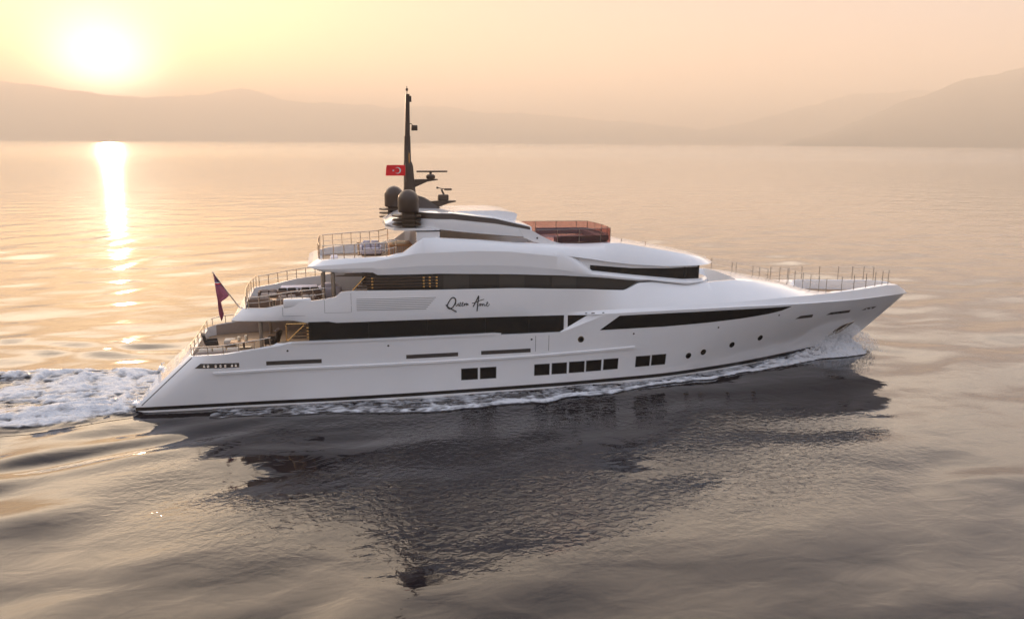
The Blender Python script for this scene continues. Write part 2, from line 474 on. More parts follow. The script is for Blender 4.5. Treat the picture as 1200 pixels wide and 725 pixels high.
def make_haze():
    s = 16600.0; z0, z1 = -1.5, 785.0
    mb = MB().box(-s + 13, s + 13, -s - 14, s - 14, z0, z1)
    m = bpy.data.materials.new('haze_air'); m.use_nodes = True
    n = m.node_tree.nodes; n.clear(); o = n.new('ShaderNodeOutputMaterial')
    v = n.new('ShaderNodeVolumePrincipled')
    v.inputs['Color'].default_value = (.99, .865, .71, 1)
    v.inputs['Density'].default_value = 2.85e-4
    v.inputs['Anisotropy'].default_value = .22
    m.node_tree.links.new(v.outputs[0], o.inputs['Volume'])
    h = mb.build('haze', m, None, False); tag(h, kind='stuff')
make_haze()

# ------------------------------------------------------------------ the yacht: x towards the bow, z from the waterline
yacht = empty('motor_yacht')
tag(yacht, 'long white motor yacht with dark window bands and brown mast, under way on calm water', 'yacht')

# --- hull
ztop = lin([(2.8, 2.92), (3.4, 3.05), (4.8, 3.15), (5.8, 3.3), (6.7, 3.42), (7.4, 3.54), (7.6, 3.64), (7.9, 3.60), (8.4, 3.69), (19.9, 3.69), (20.0, 3.58), (23.8, 3.56), (25.65, 4.58), (30, 4.60), (35, 4.58), (40, 4.43), (45, 4.29), (48, 4.26), (51.2, 4.17)])
WL = smo([(0, 4.02), (3, 4.1), (6.3, 4.2), (11, 4.45), (16, 4.53), (23, 4.5), (26.4, 4.32), (29.8, 4.05), (33.6, 3.3), (38, 2.06), (41.2, .98), (43, .42), (45.4, 0.0)])
BD = smo([(2.8, 3.35), (3.1, 3.78), (3.8, 4.12), (5, 4.34), (8, 4.5), (14, 4.65), (26, 4.65), (31, 4.55), (35, 4.3), (39, 3.75), (43, 2.9), (46, 2.1), (48.5, 1.3), (50.3, .55), (51.2, 0)])
xstern = lin([(-1.5, .3), (0, 0), (.36, .02), (2.92, 2.8), (5, 5)])
xstem = smo([(-1.5, 42.5), (0, 45.4), (.8, 46.8), (1.3, 47.5), (2.6, 49.2), (4.2, 51.2), (5, 52)])
def hull_point(u, z):
    xt = 2.8 + u * 48.4; zt = ztop(xt)
    x0, x1 = xstern(z), xstem(z)
    s = min(max(z / zt, 0), 1)
    wl = WL(u * 45.4); b = BD(xt)
    flare = s + .16 * sstep(0.45, 1, u) * math.sin(math.pi * 2 * s) * (-.5) - .10 * sstep(.5, .95, u) * math.sin(math.pi * s)
    y = wl + (b - wl) * float(flare)
    if z < 0: y = wl * (1 + .18 * z)
    return x0 + u * (x1 - x0), y
def hull_side(x, z):
    u = min(max((x - xstern(z)) / (xstem(z) - xstern(z)), 0), 1)
    return hull_point(u, z)[1]
def make_hull():
    us = sorted(set([0, .004, .01] + list(np.linspace(.02, 1, 190)) + [(x - 2.8) / 48.4 for x in (7.4, 7.6, 7.9, 8.4, 19.9, 20.0, 23.8, 25.65)]))
    nz = 22; rings = []
    for u in us:
        xt = 2.8 + u * 48.4; zt = ztop(xt); ring = [(xstem(-1.3) * u + .3 * (1 - u), 0, -1.3)]
        for z in [-1.3, -.6, 0] + [zt * k / nz for k in range(1, nz + 1)]:
            x, y = hull_point(u, z); ring.append((x, y, z))
        b = BD(xt); inn = min(.16, b * .5)
        zd = 2.35 if xt < 9.4 else (3.3 if xt < 25 else zt - .12)
        ring += [(xt, max(b - inn, 0), zt), (xt, max(b - inn - .02, 0), zd), (xt, 0, zd)]
        rings.append([(x, -y, z) for x, y, z in ring] + [(x, y, z) for x, y, z in ring[::-1]])
    n = len(rings[0]); vs = [v for r in rings for v in r]; fs = []
    for i in range(len(rings) - 1):
        for k in range(n):
            fs.append((i * n + k, i * n + (k + 1) % n, (i + 1) * n + (k + 1) % n, (i + 1) * n + k))
    h = n // 2
    for k in range(h - 1): fs.append((k, k + 1, n - 2 - k, n - 1 - k))
    return link('hull', vs, fs, 'white', yacht, True, 24)
hull = make_hull()
MB().box(2.82, 2.98, -3.3, 3.3, 2.2, 2.9).build('transom_bulwark', 'white', yacht)
# boot stripe, both sides
def both(fn, *a, **k):
    o = fn(*a, **k); p = o.copy(); col.objects.link(p); p.scale.y = -1
    return o
both(panel, 'boot_stripe', hull_side, [(.03, .33), (6, .34), (16, .37), (23, .42), (30, .46), (37, .52), (43.0, .64), (45.6, .72)], [(.02, .13), (6, .14), (16, .16), (23, .20), (30, .23), (37, .24), (43.0, .24), (45.4, .24)], 'boot', yacht, off=.012, thick=.03, nx=120, nz=3)
both(panel, 'waterline_stripe', hull_side, [(.02, .13), (6, .14), (16, .16), (23, .20), (30, .23), (37, .24), (43.0, .24), (45.4, .24)], [(.0, .03), (6, .04), (16, .06), (23, .10), (30, .13), (37, .14), (43.0, .14), (45.3, .14)], 'white', yacht, off=.02, thick=.04, nx=120, nz=2)
panel('rub_rail', hull_side, [(4.2, 2.13), (8, 2.21), (16, 2.20), (22, 2.24), (28.6, 2.42)], [(4.2, 2.02), (8, 2.10), (16, 2.09), (22, 2.13), (28.6, 2.31)], 'white', yacht, off=.085, thick=.12, nx=60, nz=2)
panel('cap_rail', hull_side, [(8.4, 3.70), (19.9, 3.70)], [(8.4, 3.60), (19.9, 3.60)], 'white', yacht, off=.05, thick=.2, nx=40, nz=2)
# recess faces and fittings on the topsides
WIN = [(17.87, 18.82), (18.98, 19.92), (22.27, 23.18), (23.35, 24.26), (24.43, 25.38), (25.51, 26.46), (26.63, 27.56), (28.76, 29.69), (29.83, 30.77)]
for i, (a, b) in enumerate(WIN):
    zt = 1.64 + max(0, a - 22) * .015; zb = .975 + max(0, a - 22) * .015
    fr = panel('hull_window', hull_side, [(a - .03, zt + .03), (b + .03, zt + .03)], [(a - .03, zb - .03), (b + .03, zb - .03)], 'seam', yacht, off=.006, thick=.05, nx=4, nz=3)
    panel('pane', hull_side, [(a, zt), (b, zt)], [(a, zb), (b, zb)], 'glass', fr, off=.012, thick=.03, nx=4, nz=3)
for x, z in [(25.10, 3.07), (32.39, 1.52), (33.46, 1.66), (35.59, 1.95), (37.78, 2.21)]:
    r = disc('porthole', hull_side, x, z, .20, 'steel', yacht, off=.015)
    disc('pane', hull_side, x, z, .155, 'glass', r, off=.024)
for x, z in [(8.17, 3.21), (13.68, 3.26), (22.05, 3.22), (28.47, 3.24), (34.25, 3.29), (38.76, 3.77)]:
    disc('deck_drain', hull_side, x, z, .06, 'recess', yacht, off=.012, n=10)
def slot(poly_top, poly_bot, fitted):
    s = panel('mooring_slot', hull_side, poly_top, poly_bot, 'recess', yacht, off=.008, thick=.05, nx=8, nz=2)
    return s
slot([(7.0, 2.65), (9.98, 2.65)], [(7.0, 2.42), (9.98, 2.42)], 0)
slot([(14.68, 2.66), (17.67, 2.66)], [(14.68, 2.43), (17.67, 2.43)], 0)
slot([(19.03, 2.67), (22.0, 2.67)], [(19.03, 2.44), (22.0, 2.44)], 0)
aft_slot = slot([(3.55, 2.64), (5.57, 2.64)], [(3.22, 2.38), (5.57, 2.38)], 1)
def rollers(parent, xs, z, r, mat):
    for x in xs:
        mb = MB(); y = -(hull_side(x, z) + .02)
        mb.lathe([(r * .6, z - r), (r, z - r * .6), (r * .7, z), (r, z + r * .6), (r * .6, z + r)], x, y, 10)
        mb.build('roller', mat, parent)
rollers(aft_slot, [3.75, 3.95, 4.35, 4.6, 4.85, 5.2, 5.4], 2.5, .075, 'steel')
slot([(40.63, 3.54), (41.74, 3.54)], [(40.25, 3.34), (41.74, 3.32)], 0)
b2 = slot([(43.35, 3.52), (45.25, 3.49)], [(43.0, 3.35), (45.25, 3.29)], 1)
rollers(b2, [43.5, 43.9, 44.3], 3.41, .06, 'black')
b3 = slot([(46.9, 3.47), (48.0, 3.46)], [(46.5, 3.31), (47.7, 3.30)], 1)
rollers(b3, [46.95, 47.4], 3.38, .05, 'white')
# shell door seam beside the boarding hatch
for x in (22.28, 23.09):
    panel('door_seam', hull_side, [(x, 3.42), (x + .03, 3.42)], [(x, 2.46), (x + .03, 2.46)], 'seam', yacht, off=.004, thick=.02, nx=1, nz=4)
# anchor in its polished pocket
pk = panel('anchor_pocket', hull_side, [(45.25, 2.16), (46.62, 2.44)], [(44.45, 1.36), (45.75, 1.72)], 'steel', yacht, off=.012, thick=.05, nx=8, nz=6)
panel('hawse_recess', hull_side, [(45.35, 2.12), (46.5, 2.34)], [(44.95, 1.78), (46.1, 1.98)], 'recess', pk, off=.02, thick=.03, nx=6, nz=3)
an = MB()
def ap(x, z, o=.08): return (x, -(hull_side(x, z) + o), z)
an.tube([ap(45.95, 2.22), ap(45.6, 1.95), ap(45.3, 1.70)], .06, 8)
an.tube([ap(44.95, 1.86), ap(45.05, 1.62), ap(45.55, 1.74), ap(45.85, 2.02)], .09, 8, taper=.05)
an.build('anchor', 'greymetal', pk)

# --- upper deck bulwark, side fascia, coachroof and bow well as one shell
U = smo([(5.1, 3.35), (5.5, 3.62), (6.2, 3.87), (8, 4.2), (14, 4.5), (26, 4.5), (31, 4.40), (35, 4.13), (39, 3.57), (43, 2.73), (46, 1.94), (48.5, 1.13), (50.3, .44), (51.0, .02)])
zbU = lin([(5.1, 4.70), (6, 4.74), (8.2, 4.76), (8.6, 4.74), (9.3, 4.60), (9.8, 4.56), (13.5, 4.57), (20, 4.53), (25.6, 4.44), (25.9, 4.45), (30, 4.47), (40, 4.28), (45, 4.14), (48, 4.12), (51.0, 4.05)])
zgU = lin([(5.1, 4.98), (9.5, 4.85), (22, 4.72), (25.7, 4.76), (30.5, 4.81), (35.2, 4.84), (39.2, 4.88), (42, 4.88), (45, 4.88), (48.6, 4.95), (49.8, 4.85), (51.0, 4.30)])
c4z = lin([(5.1, 5.46), (6.6, 5.54), (7.5, 5.68), (8.4, 5.82), (9.9, 5.95), (10.5, 6.04), (10.85, 6.10), (11.2, 6.38), (11.8, 6.42), (16, 6.33), (21, 6.27), (25.5, 6.05), (28, 5.82), (28.4, 5.95), (29, 6.2), (30, 6.2), (32.3, 5.9), (34.3, 6.0), (36, 5.97), (37.5, 5.80), (39, 5.52), (40.5, 5.22), (42, 4.90), (43.0, 4.84), (43.6, 4.93), (45, 4.93), (48.6, 5.0), (49.8, 4.9), (51, 4.33)])
c4y = smo([(5.1, 3.25), (5.5, 3.5), (6.2, 3.78), (8, 4.12), (14, 4.42), (24, 4.46), (26, 4.34), (28, 3.95), (29.5, 3.6), (32.3, 3.3), (34.3, 3.05), (36, 2.6), (38, 2.25), (40, 1.95), (41.5, 1.75), (42.4, 1.9), (43.2, 2.25), (43.8, 2.3), (46, 1.66), (48.5, .86), (50.3, .25), (51, .01)])
def c6(x):
    if x < 28.2: return (max(c4y(x) - .16, 0), 4.93)
    if x < 34.0: return (max(c4y(x) - .3, 0), 5.0)
    if x < 36.25: return (lin([(34, 2.6), (36.25, 1.2)])(x), 5.0)
    if x < 43.25: return (c4y(x) * .62, c4z(x) + lin([(36.3, .10), (40, .12), (42.3, .02), (43.2, -.5)])(x))
    return (max(c4y(x) - .08, 0), lin([(43.2, 4.25), (48, 4.2), (51, 4.1)])(x))
def c5(x):
    if x < 36.25: return (max(c4y(x) - (.14 if x < 34 else .22), 0), c4z(x))
    if x < 43.25: return (c4y(x) * .85, c4z(x) + lin([(36.3, .06), (40, .07), (42.3, .01), (43.2, 0)])(x))
    return (max(c4y(x) - .05, 0), c4z(x) - .04)
def c7(x):
    y, z = c6(x)
    return (0, z + (.04 if 36.25 <= x < 42 else 0))
def c2(x):
    if x < 25.66: return (U(x) + lin([(24, 0), (25.6, .1)])(x), zbU(x) + .10)
    return (BD(min(x, 51.2)) + .02 if x < 49 else max(BD(x) + .02, 0), ztop(x) - .02)
def c1(x):
    y, z = c2(x); return (max(y - .22, 0), zbU(x))
def c3(x): return (U(x) + (.02 if x < 22 else 0), zgU(x))
def c35(x):
    a, b = c3(x), (c4y(x), c4z(x))
    if x < 24: return ((a[0] + b[0]) / 2 + .03, (a[1] + b[1]) / 2)
    k = lin([(24, .02), (30, .10), (38, .16), (42, .03), (43.5, .01), (51, 0)])(x)
    return ((a[0] + b[0]) / 2, (a[1] + b[1]) / 2 + k)
UC = [lambda x: (0, zbU(x)), c1, c2, c3, c35, lambda x: (c4y(x), c4z(x)), c5, c6, c7]
xsU = sorted(set(list(np.linspace(5.1, 51.0, 240)) + [5.2, 5.3, 7.5, 10.85, 11.2, 28.2, 28.21, 33.99, 34, 36.24, 36.26, 43.2, 43.26, 50.8]))
def rakeU(j, x):
    if x > 9: return 0
    f = 1 - (x - 5.1) / 3.9
    return [.25, .1, .1, .25, .55, .8, .95, 1.0, 1.0][j] * f * .9
ALW = lambda x: True
upper = loft('upper_deck_shell', xsU, UC, 'white', yacht, rakeU, 48, {1: ALW, 2: ALW, 3: lambda x: x > 23, 5: ALW, 6: ALW, 7: ALW}, (28.2, 28.21, 33.99, 34, 36.24, 36.26, 43.2, 43.26))
upper_side = side_of([c2, c3, c35, lambda x: (c4y(x), c4z(x))])
# main saloon behind its band of dark glass
MB().slab([(9.6, -4.3), (25.6, -4.4), (25.6, 4.4), (9.6, 4.3)], 2.3, 4.9).build('saloon_house', 'white', yacht)
msw = lambda x, z: hull_side(x, 3.5) - .16
mw = both(panel, 'saloon_window', msw, [(9.35, 4.75), (24.05, 4.75)], [(9.35, 3.45), (24.05, 3.45)], 'glass', yacht, off=0, thick=.06, nx=30, nz=2)
panel('saloon_window', msw, [(24.28, 4.75), (26.0, 4.75)], [(24.28, 3.45), (26.0, 3.45)], 'glass', yacht, off=0, thick=.06, nx=6, nz=2)
panel('window_mullion', msw, [(24.05, 4.6), (24.28, 4.6)], [(24.05, 3.5), (24.28, 3.5)], 'white', yacht, off=.03, thick=.1, nx=1, nz=2)
for x in (12.6, 15.9, 19.3, 21.9):
    panel('glazing_joint', msw, [(x, 4.7), (x + .03, 4.7)], [(x, 3.5), (x + .03, 3.5)], 'black', mw, off=.006, thick=.02, nx=1, nz=2)
both(panel, 'forward_window', hull_side, [(27.5, 4.42), (30.5, 4.43), (35.2, 4.41), (38, 4.36), (39.6, 4.33)], [(26.27, 3.58), (30.5, 3.59), (33.4, 3.67), (35.9, 3.79), (37.8, 3.93), (38.9, 4.09), (39.55, 4.30)], 'glass', yacht, off=.012, thick=.04, nx=60, nz=4)
# louvred air intake and hatch seams on the fascia
vent = panel('vent_grille', upper_side, [(12.0, 6.01), (16.5, 5.96)], [(12.0, 5.30), (15.85, 5.26)], 'white', yacht, off=.008, thick=.04, nx=12, nz=3)
for k in range(7):
    q = (k + .3) / 7; z = 6.0 - q * .72
    panel('slat', upper_side, [(12.0, z), (16.48 - q * .65, z - .045)], [(12.0, z - .03), (16.45 - q * .65, z - .075)], 'seam', vent, off=.016, thick=.02, nx=8, nz=1)
for (x0, z0, x1, z1) in [(10.25, 5.98, 10.27, 5.25), (10.25, 5.25, 11.7, 5.24), (11.7, 6.3, 11.72, 5.25), (8.0, 5.6, 8.02, 5.12), (8.0, 5.12, 9.2, 5.13)]:
    if x1 - x0 < .1: panel('hatch_seam', upper_side, [(x0, z0), (x1, z0)], [(x0, z1), (x1, z1)], 'seam', yacht, off=.004, thick=.02, nx=1, nz=4)
    else: panel('hatch_seam', upper_side, [(x0, z0), (x1, z1)], [(x0, z0 - .015), (x1, z1 - .015)], 'seam', yacht, off=.004, thick=.02, nx=6, nz=1)
for x, w_ in [(25.35, .12), (25.72, .2), (26.4, .12)]:
    panel('deck_drain', upper_side, [(x, 4.66), (x + w_, 4.66)], [(x, 4.61), (x + w_, 4.61)], 'recess', yacht, off=.012, thick=.03, nx=1, nz=1)

# --- upper saloon and the bridge deck above it
S = smo([(9.4, 2.75), (9.8, 3.02), (12, 3.38), (16, 3.70), (24, 3.78), (29, 3.65), (32.3, 3.42), (33.5, 3.15), (34.2, 2.4)])
usw = lambda x, z: S(x) - .10
MB().slab([(13.3, -3.3), (16, -3.5), (22, -3.5), (22, 3.5), (16, 3.5), (13.3, 3.3)], 4.9, 7.2).slab([(22.01, -3.5), (28.6, -3.45), (28.6, 3.45), (22.01, 3.5)], 4.9, 6.2).build('upper_saloon_house', 'white', yacht)
uw = both(panel, 'upper_saloon_window', usw, [(12.65, 7.3), (16.8, 7.3), (24.2, 6.95), (29.15, 6.40)], [(12.65, 5.3), (24, 5.3), (27.9, 5.6)], 'smoked', yacht, off=0, thick=.06, nx=50, nz=3)
for k, x in enumerate((17.0, 20.3, 23.5)):
    panel('pane', usw, [(x, 7.02 - max(0, x - 20) * .07), (x + 1.5, 7.02 - max(0, x - 18.5) * .07)], [(x, 5.4), (x + 1.5, 5.4)], 'smokedb', uw, off=.006, thick=.02, nx=6, nz=2)
for x in (18.6, 20.2, 21.8, 23.4, 25.0):
    panel('glazing_joint', usw, [(x, 7.0), (x + .03, 7.0)], [(x, 5.6), (x + .03, 5.6)], 'black', uw, off=.006, thick=.02, nx=1, nz=2)
zbS = lin([(9.4, 7.42), (10, 7.28), (13.0, 7.22), (13.25, 7.08), (16.8, 7.08), (21, 6.93), (24.2, 6.76), (26.4, 6.57), (29, 6.26), (29.7, 6.26), (32.3, 5.88), (33.2, 5.92), (34.2, 5.99)])
zshS = lin([(9.4, 7.62), (10.3, 7.70), (13, 7.90), (15.5, 8.33), (19, 8.41), (21, 8.31), (23.6, 8.0), (24.5, 7.76), (25.2, 7.35), (26.0, 6.90), (28.7, 6.52), (32.3, 6.10), (33.5, 6.10), (34.2, 6.12)])
ztS = lin([(9.4, 7.92), (10.3, 8.0), (12.2, 8.09), (13.9, 8.17), (14.35, 8.30), (14.75, 8.36), (15.6, 8.98), (15.9, 9.17), (16.9, 9.13), (19.1, 8.99), (21.4, 8.77), (22.5, 8.72), (24.2, 8.57), (26.1, 7.0), (28.7, 6.66), (32.2, 6.23), (33.5, 6.20), (34.2, 6.22)])
ytS = lin([(9.4, 2.0), (9.9, 2.55), (10.3, 2.77), (12.2, 3.12), (14.7, 3.30), (15.9, 3.33), (16.9, 3.10), (22.5, 3.10), (24.2, 3.04), (26.1, 3.40), (28.7, 3.33), (32.2, 3.10), (33.5, 2.85), (34.2, 2.1)])
def d3(x): return (S(x) - .01, zshS(x))
def d4(x): return (ytS(x), ztS(x))
def d35(x):
    a, b = d3(x), d4(x); bulge = lin([(9, .03), (15, .04), (17, .10), (24, .14), (26, 0)])(x)
    return ((a[0] + b[0]) / 2 + bulge, (a[1] + b[1]) / 2 + bulge)
def dfl(x): return 7.55 if x < 24.25 else ztS(x)
def d25(x):
    q = lin([(9.4, .25), (12, .35), (22, .34), (26, .2), (30, .1), (34.2, .04)])(x)
    return (S(x) + .03, zbS(x) + .1 + q * (zshS(x) - zbS(x)) if x < 26 else (zbS(x) + .1 + zshS(x)) / 2)
SC = [lambda x: (0, zbS(x)), lambda x: (S(x) - .3, zbS(x)), lambda x: (S(x) - .02, zbS(x) + .06), d25, d3, d35, d4,
      lambda x: (max(ytS(x) - .12, 0), ztS(x)), lambda x: (max(ytS(x) - .14, 0), dfl(x)), lambda x: (0, dfl(x))]
def rakeS(j, x):
    if x > 12: return 0
    f = 1 - (x - 9.4) / 2.6
    return [.6, .4, .3, .05, 0, .28, .55, .6, .65, .65][j] * f
bridge = loft('bridge_deck_shell', sorted(set(list(np.linspace(9.4, 34.2, 150)) + [9.5, 9.65, 13.0, 13.25, 14.35, 14.75, 15.6, 15.9, 16.9, 24.2, 24.24, 24.26, 26.1])), SC, 'white', yacht, rakeS, 48, {1: ALW, 2: ALW, 3: lambda x: x < 25, 4: lambda x: x < 24, 6: ALW, 7: ALW, 8: ALW}, (24.24, 24.26))
# wheelhouse with its raked dark glass
whp = [(25.6, -3.1), (28.7, -3.02), (31.5, -2.85), (33.2, -2.62), (33.9, -1.6), (34.1, 0), (33.9, 1.6), (33.2, 2.62), (31.5, 2.85), (28.7, 3.02), (25.6, 3.1)]
MB().slab(whp, 5.0, 6.99).slab([(24.6, -3.0), (28.2, -2.95), (28.2, 2.95), (24.6, 3.0)], 7.0, 7.5).build('wheelhouse', 'white', yacht)
wsw = lambda x, z: lin([(25.9, 3.32), (28.7, 3.22), (31.5, 3.05), (33.5, 2.78)])(x)
ww = both(panel, 'wheelhouse_window', wsw, [(25.99, 7.33), (28.7, 7.05), (31, 6.95), (32.35, 6.95)], [(25.99, 6.92), (28.7, 6.5), (32.35, 6.05)], 'glass', yacht, off=0, thick=.25, nx=24, nz=3)
panel('wheelhouse_window', wsw, [(32.45, 6.95), (33.42, 6.95)], [(32.45, 6.05), (33.42, 6.1)], 'glass', yacht, off=0, thick=.25, nx=4, nz=3)
both(panel, 'wheelhouse_side', wsw, [(24.6, 7.90), (25.9, 7.74), (27, 7.54), (28.7, 7.30), (31, 7.08), (33.3, 7.02)], [(24.6, 7.0), (28.7, 6.9), (33.3, 6.9)], 'white', yacht, off=-.02, thick=.2, nx=24, nz=2)
panel('window_mullion', wsw, [(32.35, 6.97), (32.45, 6.97)], [(32.35, 6.05), (32.45, 6.05)], 'black', yacht, off=.02, thick=.1, nx=1, nz=2)
fwp = [(33.42, -2.78), (34.0, -1.7), (34.25, 0), (34.0, 1.7), (33.42, 2.78)]
for a, b in zip(fwp[:-1], fwp[1:]):
    d_ = Vector((b[0] - a[0], b[1] - a[1], 0)); q = d_ * .02
    MB().slab([(a[0] + q.x, a[1] + q.y), (b[0] - q.x, b[1] - q.y), (b[0] - q.x - .08, b[1] - q.y), (a[0] + q.x - .08, a[1] + q.y)], 6.1, 6.98).build('windscreen_pane', 'glass', yacht, False)
# wheelhouse roof with its brow
zlR = lin([(23.6, 8.02), (24.5, 7.90), (25.9, 7.68), (27, 7.48), (28.7, 7.24), (31, 7.04), (33.4, 7.0), (34.5, 7.0), (35.25, 6.98)])
ylR = smo([(23.6, 3.76), (24.5, 3.66), (25.9, 3.50), (28.7, 3.32), (31, 3.18), (33, 2.98), (34, 2.65), (34.7, 1.9), (35.1, 1.0), (35.25, .05)])
ztR = smo([(23.6, 8.64), (24.5, 8.58), (25.9, 8.53), (27.7, 8.55), (30, 8.20), (32.5, 7.73), (33.8, 7.45), (34.6, 7.22), (35.25, 7.03)])
ytR = smo([(23.6, 3.06), (24.5, 3.02), (25.9, 2.76), (27.75, 2.65), (30, 2.5), (32.5, 2.25), (33.8, 1.85), (34.6, 1.2), (35.25, .02)])
def r3(x): return ((ylR(x) + ytR(x)) / 2 + .14 * lin([(25, 1), (33, .8), (35.2, 0)])(x), (zlR(x) + .06 + ztR(x)) / 2 + .05)
RC = [lambda x: (0, zlR(x)), lambda x: (max(ylR(x) - .25, 0), zlR(x)), lambda x: (ylR(x), zlR(x) + .05), r3, lambda x: (ytR(x), ztR(x)),
      lambda x: (ytR(x) * .55, ztR(x) + .07), lambda x: (0, ztR(x) + .10)]
loft('wheelhouse_roof', np.linspace(23.6, 35.25, 90), RC, 'white', yacht, None, 48, {1: ALW, 2: ALW, 4: lambda x: x > 27})
for x, h in ((28.6, .22), (30.2, .3)):
    MB().tube([(x, -1.6, ztR(x)), (x, -1.6, ztR(x) + h)], .035, 8).build('deck_light', 'steel', yacht)

# --- hardtop over the sun deck, its legs and dark stripe
zlH = lin([(13.9, 9.78), (14.7, 9.58), (16.9, 9.54), (19.15, 9.28), (21.2, 9.09), (22.4, 8.98)])
zsH = lin([(13.9, 9.86), (14.7, 10.08), (15.7, 10.22), (17.65, 10.18), (20.2, 9.89), (22.2, 9.50), (22.4, 9.44)])
yH = smo([(13.9, 1.7), (14.4, 2.0), (15.5, 2.2), (16.3, 2.7), (16.9, 2.96), (20, 3.02), (22.4, 3.02)])
def zuH(x): return zsH(x) + lin([(13.9, .02), (14.7, .18), (15.7, .36), (20, .33), (22, .26), (22.4, .2)])(x)
HC = [lambda x: (0, zlH(x)), lambda x: (yH(x) - .25, zlH(x)), lambda x: (yH(x), zlH(x) + .06), lambda x: (yH(x) + .02, (zlH(x) + zsH(x)) / 2), lambda x: (yH(x), zsH(x)),
      lambda x: (yH(x) - .10, zuH(x)), lambda x: (yH(x) - .4, zuH(x) + .04), lambda x: (0, zuH(x) + .08)]
loft('hardtop', np.linspace(13.9, 22.4, 60), HC, 'white', yacht, None, 26)
hside = side_of([HC[4], HC[5]])
both(panel, 'hardtop_stripe', hside, [(15.6, 10.55), (17.65, 10.50), (20.16, 10.18), (22.3, 9.66)], [(15.6, 10.22), (17.65, 10.185), (20.2, 9.90), (22.3, 9.50)], 'brown', yacht, off=.02, thick=.06, nx=40, nz=2)
both(lambda: MB().prism([(21.9, 9.04), (21.6, 9.6), (22.4, 9.46), (22.95, 9.14), (23.7, 8.78), (24.6, 8.54), (23.3, 8.60), (22.5, 8.78)], -3.06, -2.80).build('arch_leg', 'white', yacht))
both(lambda: MB().prism([(15.55, 8.9), (15.55, 9.60), (16.9, 9.60), (16.9, 8.9)], -3.04, -2.80).build('hardtop_pillar', 'white', yacht))
disc('deck_drain', lambda x, z: 3.06, 22.72, 9.0, .06, 'recess', yacht, off=.012, n=10)
MB().slab([(13.9, -1.5), (14.3, -2.6), (15.0, -3.0), (16.6, -3.0), (16.6, 3.0), (15.0, 3.0), (14.3, 2.6), (13.9, 1.5)], 9.56, 9.70).build('hardtop_ledge', 'white', yacht)
both(lambda: MB().box(15.5, 16.95, -3.065, -2.9, 9.50, 9.56).build('hardtop_dark_line', 'black', yacht))  # thin black strip just under the hardtop, above each pillar
hb = MB().prism([(17.4, 10.2), (17.55, 10.56), (20.5, 10.58), (21.5, 10.46), (21.75, 10.34), (21.6, 9.8)], -2.0, 2.0).build('roof_skylight', 'white', yacht)

# --- edge moulding of the transom
for sg in (-1, 1):
    MB().tube([(hull_point(.006, z)[0] - .0, sg * (hull_point(.006, z)[1] - .02), z) for z in np.linspace(.42, 2.9, 14)], .035, 8).build('transom_moulding', 'seam', yacht)
    MB().rbox(-.18, .12, sg * 3.55 - .25, sg * 3.55 + .25, .34, .52, .06).tube([(.05, sg * 3.4, .5), (.05, sg * 3.4, .78), (.22, sg * 3.4, .82)], .03, 6).build('stern_step', 'white', yacht)
# --- decks
def deck(name, x0, x1, hb, z, mat='teak', rk=0):
    xs = np.linspace(x0, x1, 24)
    poly = [(x, -hb(x)) for x in xs] + [(x, hb(x)) for x in xs[::-1]]
    return MB().slab(poly, z, z + .012).build(name, mat, yacht)
deck('main_deck', 3.0, 9.5, lambda x: BD(x) - .20, 2.352)
deck('upper_deck', 6.1, 13.2, lambda x: c4y(x) - .20, 4.935)
deck('sun_deck', 10.2, 23.4, lambda x: min(ytS(x) - .18, 3.3), 7.552)
deck('foredeck', 43.4, 49.5, lambda x: max(c4y(x) - .12, .02), 4.262)
MB().box(9.52, 9.58, -4.1, 4.1, 2.4, 4.5).build('saloon_door', 'glass', yacht)
MB().box(13.22, 13.28, -3.2, 3.2, 4.96, 7.05).build('upper_saloon_door', 'glass', yacht)

# --- columns, louvres
for x, y, z0, z1, r in ((6.75, 3.55, 2.36, 4.74, .11), (10.22, 3.15, 4.94, 7.3, .10), (10.78, 3.2, 4.94, 7.26, .12)):
    for s_ in (-1, 1):
        MB().lathe([(r * 1.3, z0), (r * 1.3, z0 + .05), (r, z0 + .08), (r, z1)], x, s_ * y, 16).build('deck_column', 'greymetal', yacht)
def louvre(x0, x1, side, ztop_, zbot, slant, rows, ends, sgn=-1):
    root = None
    def bar(pts, r, mat, name):
        nonlocal root
        o = MB().tube([(x, sgn * y, z) for x, y, z in pts], r, 8).build(name, mat, yacht if root is None else root)
        if root is None: root = o
        return o
    y = side
    bar([(x0 - .15, y(x0) + .0, zbot - .05), (x0 + slant, y(x0) + .0, ztop_ + .04)], .045, 'gold', 'stair_louvre')
    for k in range(rows):
        z = ztop_ - (k + .5) * (ztop_ - zbot) / rows; q = (ztop_ - z) / (ztop_ - zbot)
        xa = x0 + slant * (1 - q)
        mb = MB(); n = 10; 
        for i in range(n):
            a = xa + (x1 - xa) * i / n; b = xa + (x1 - xa) * (i + 1) / n
            mb.add([(a, sgn * (y(a) + .05), z - .045), (b, sgn * (y(b) + .05), z - .045), (b, sgn * (y(b) + .05), z + .045), (a, sgn * (y(a) + .05), z + .045),
                    (a, sgn * (y(a) - .10), z - .045), (b, sgn * (y(b) - .10), z - .045), (b, sgn * (y(b) - .10), z + .045), (a, sgn * (y(a) - .10), z + .045)],
                   [(0, 1, 2, 3), (7, 6, 5, 4), (0, 4, 5, 1), (3, 2, 6, 7), (0, 3, 7, 4), (1, 5, 6, 2)])
        mb.build('slat', 'brown', root, False)
        for e in ends:
            MB().rbox(e - .06, e + .06, sgn * (y(e) + .07) - .03, sgn * (y(e) + .07) + .03, z - .045, z + .045, .015).build('slat_clip', 'gold', root)
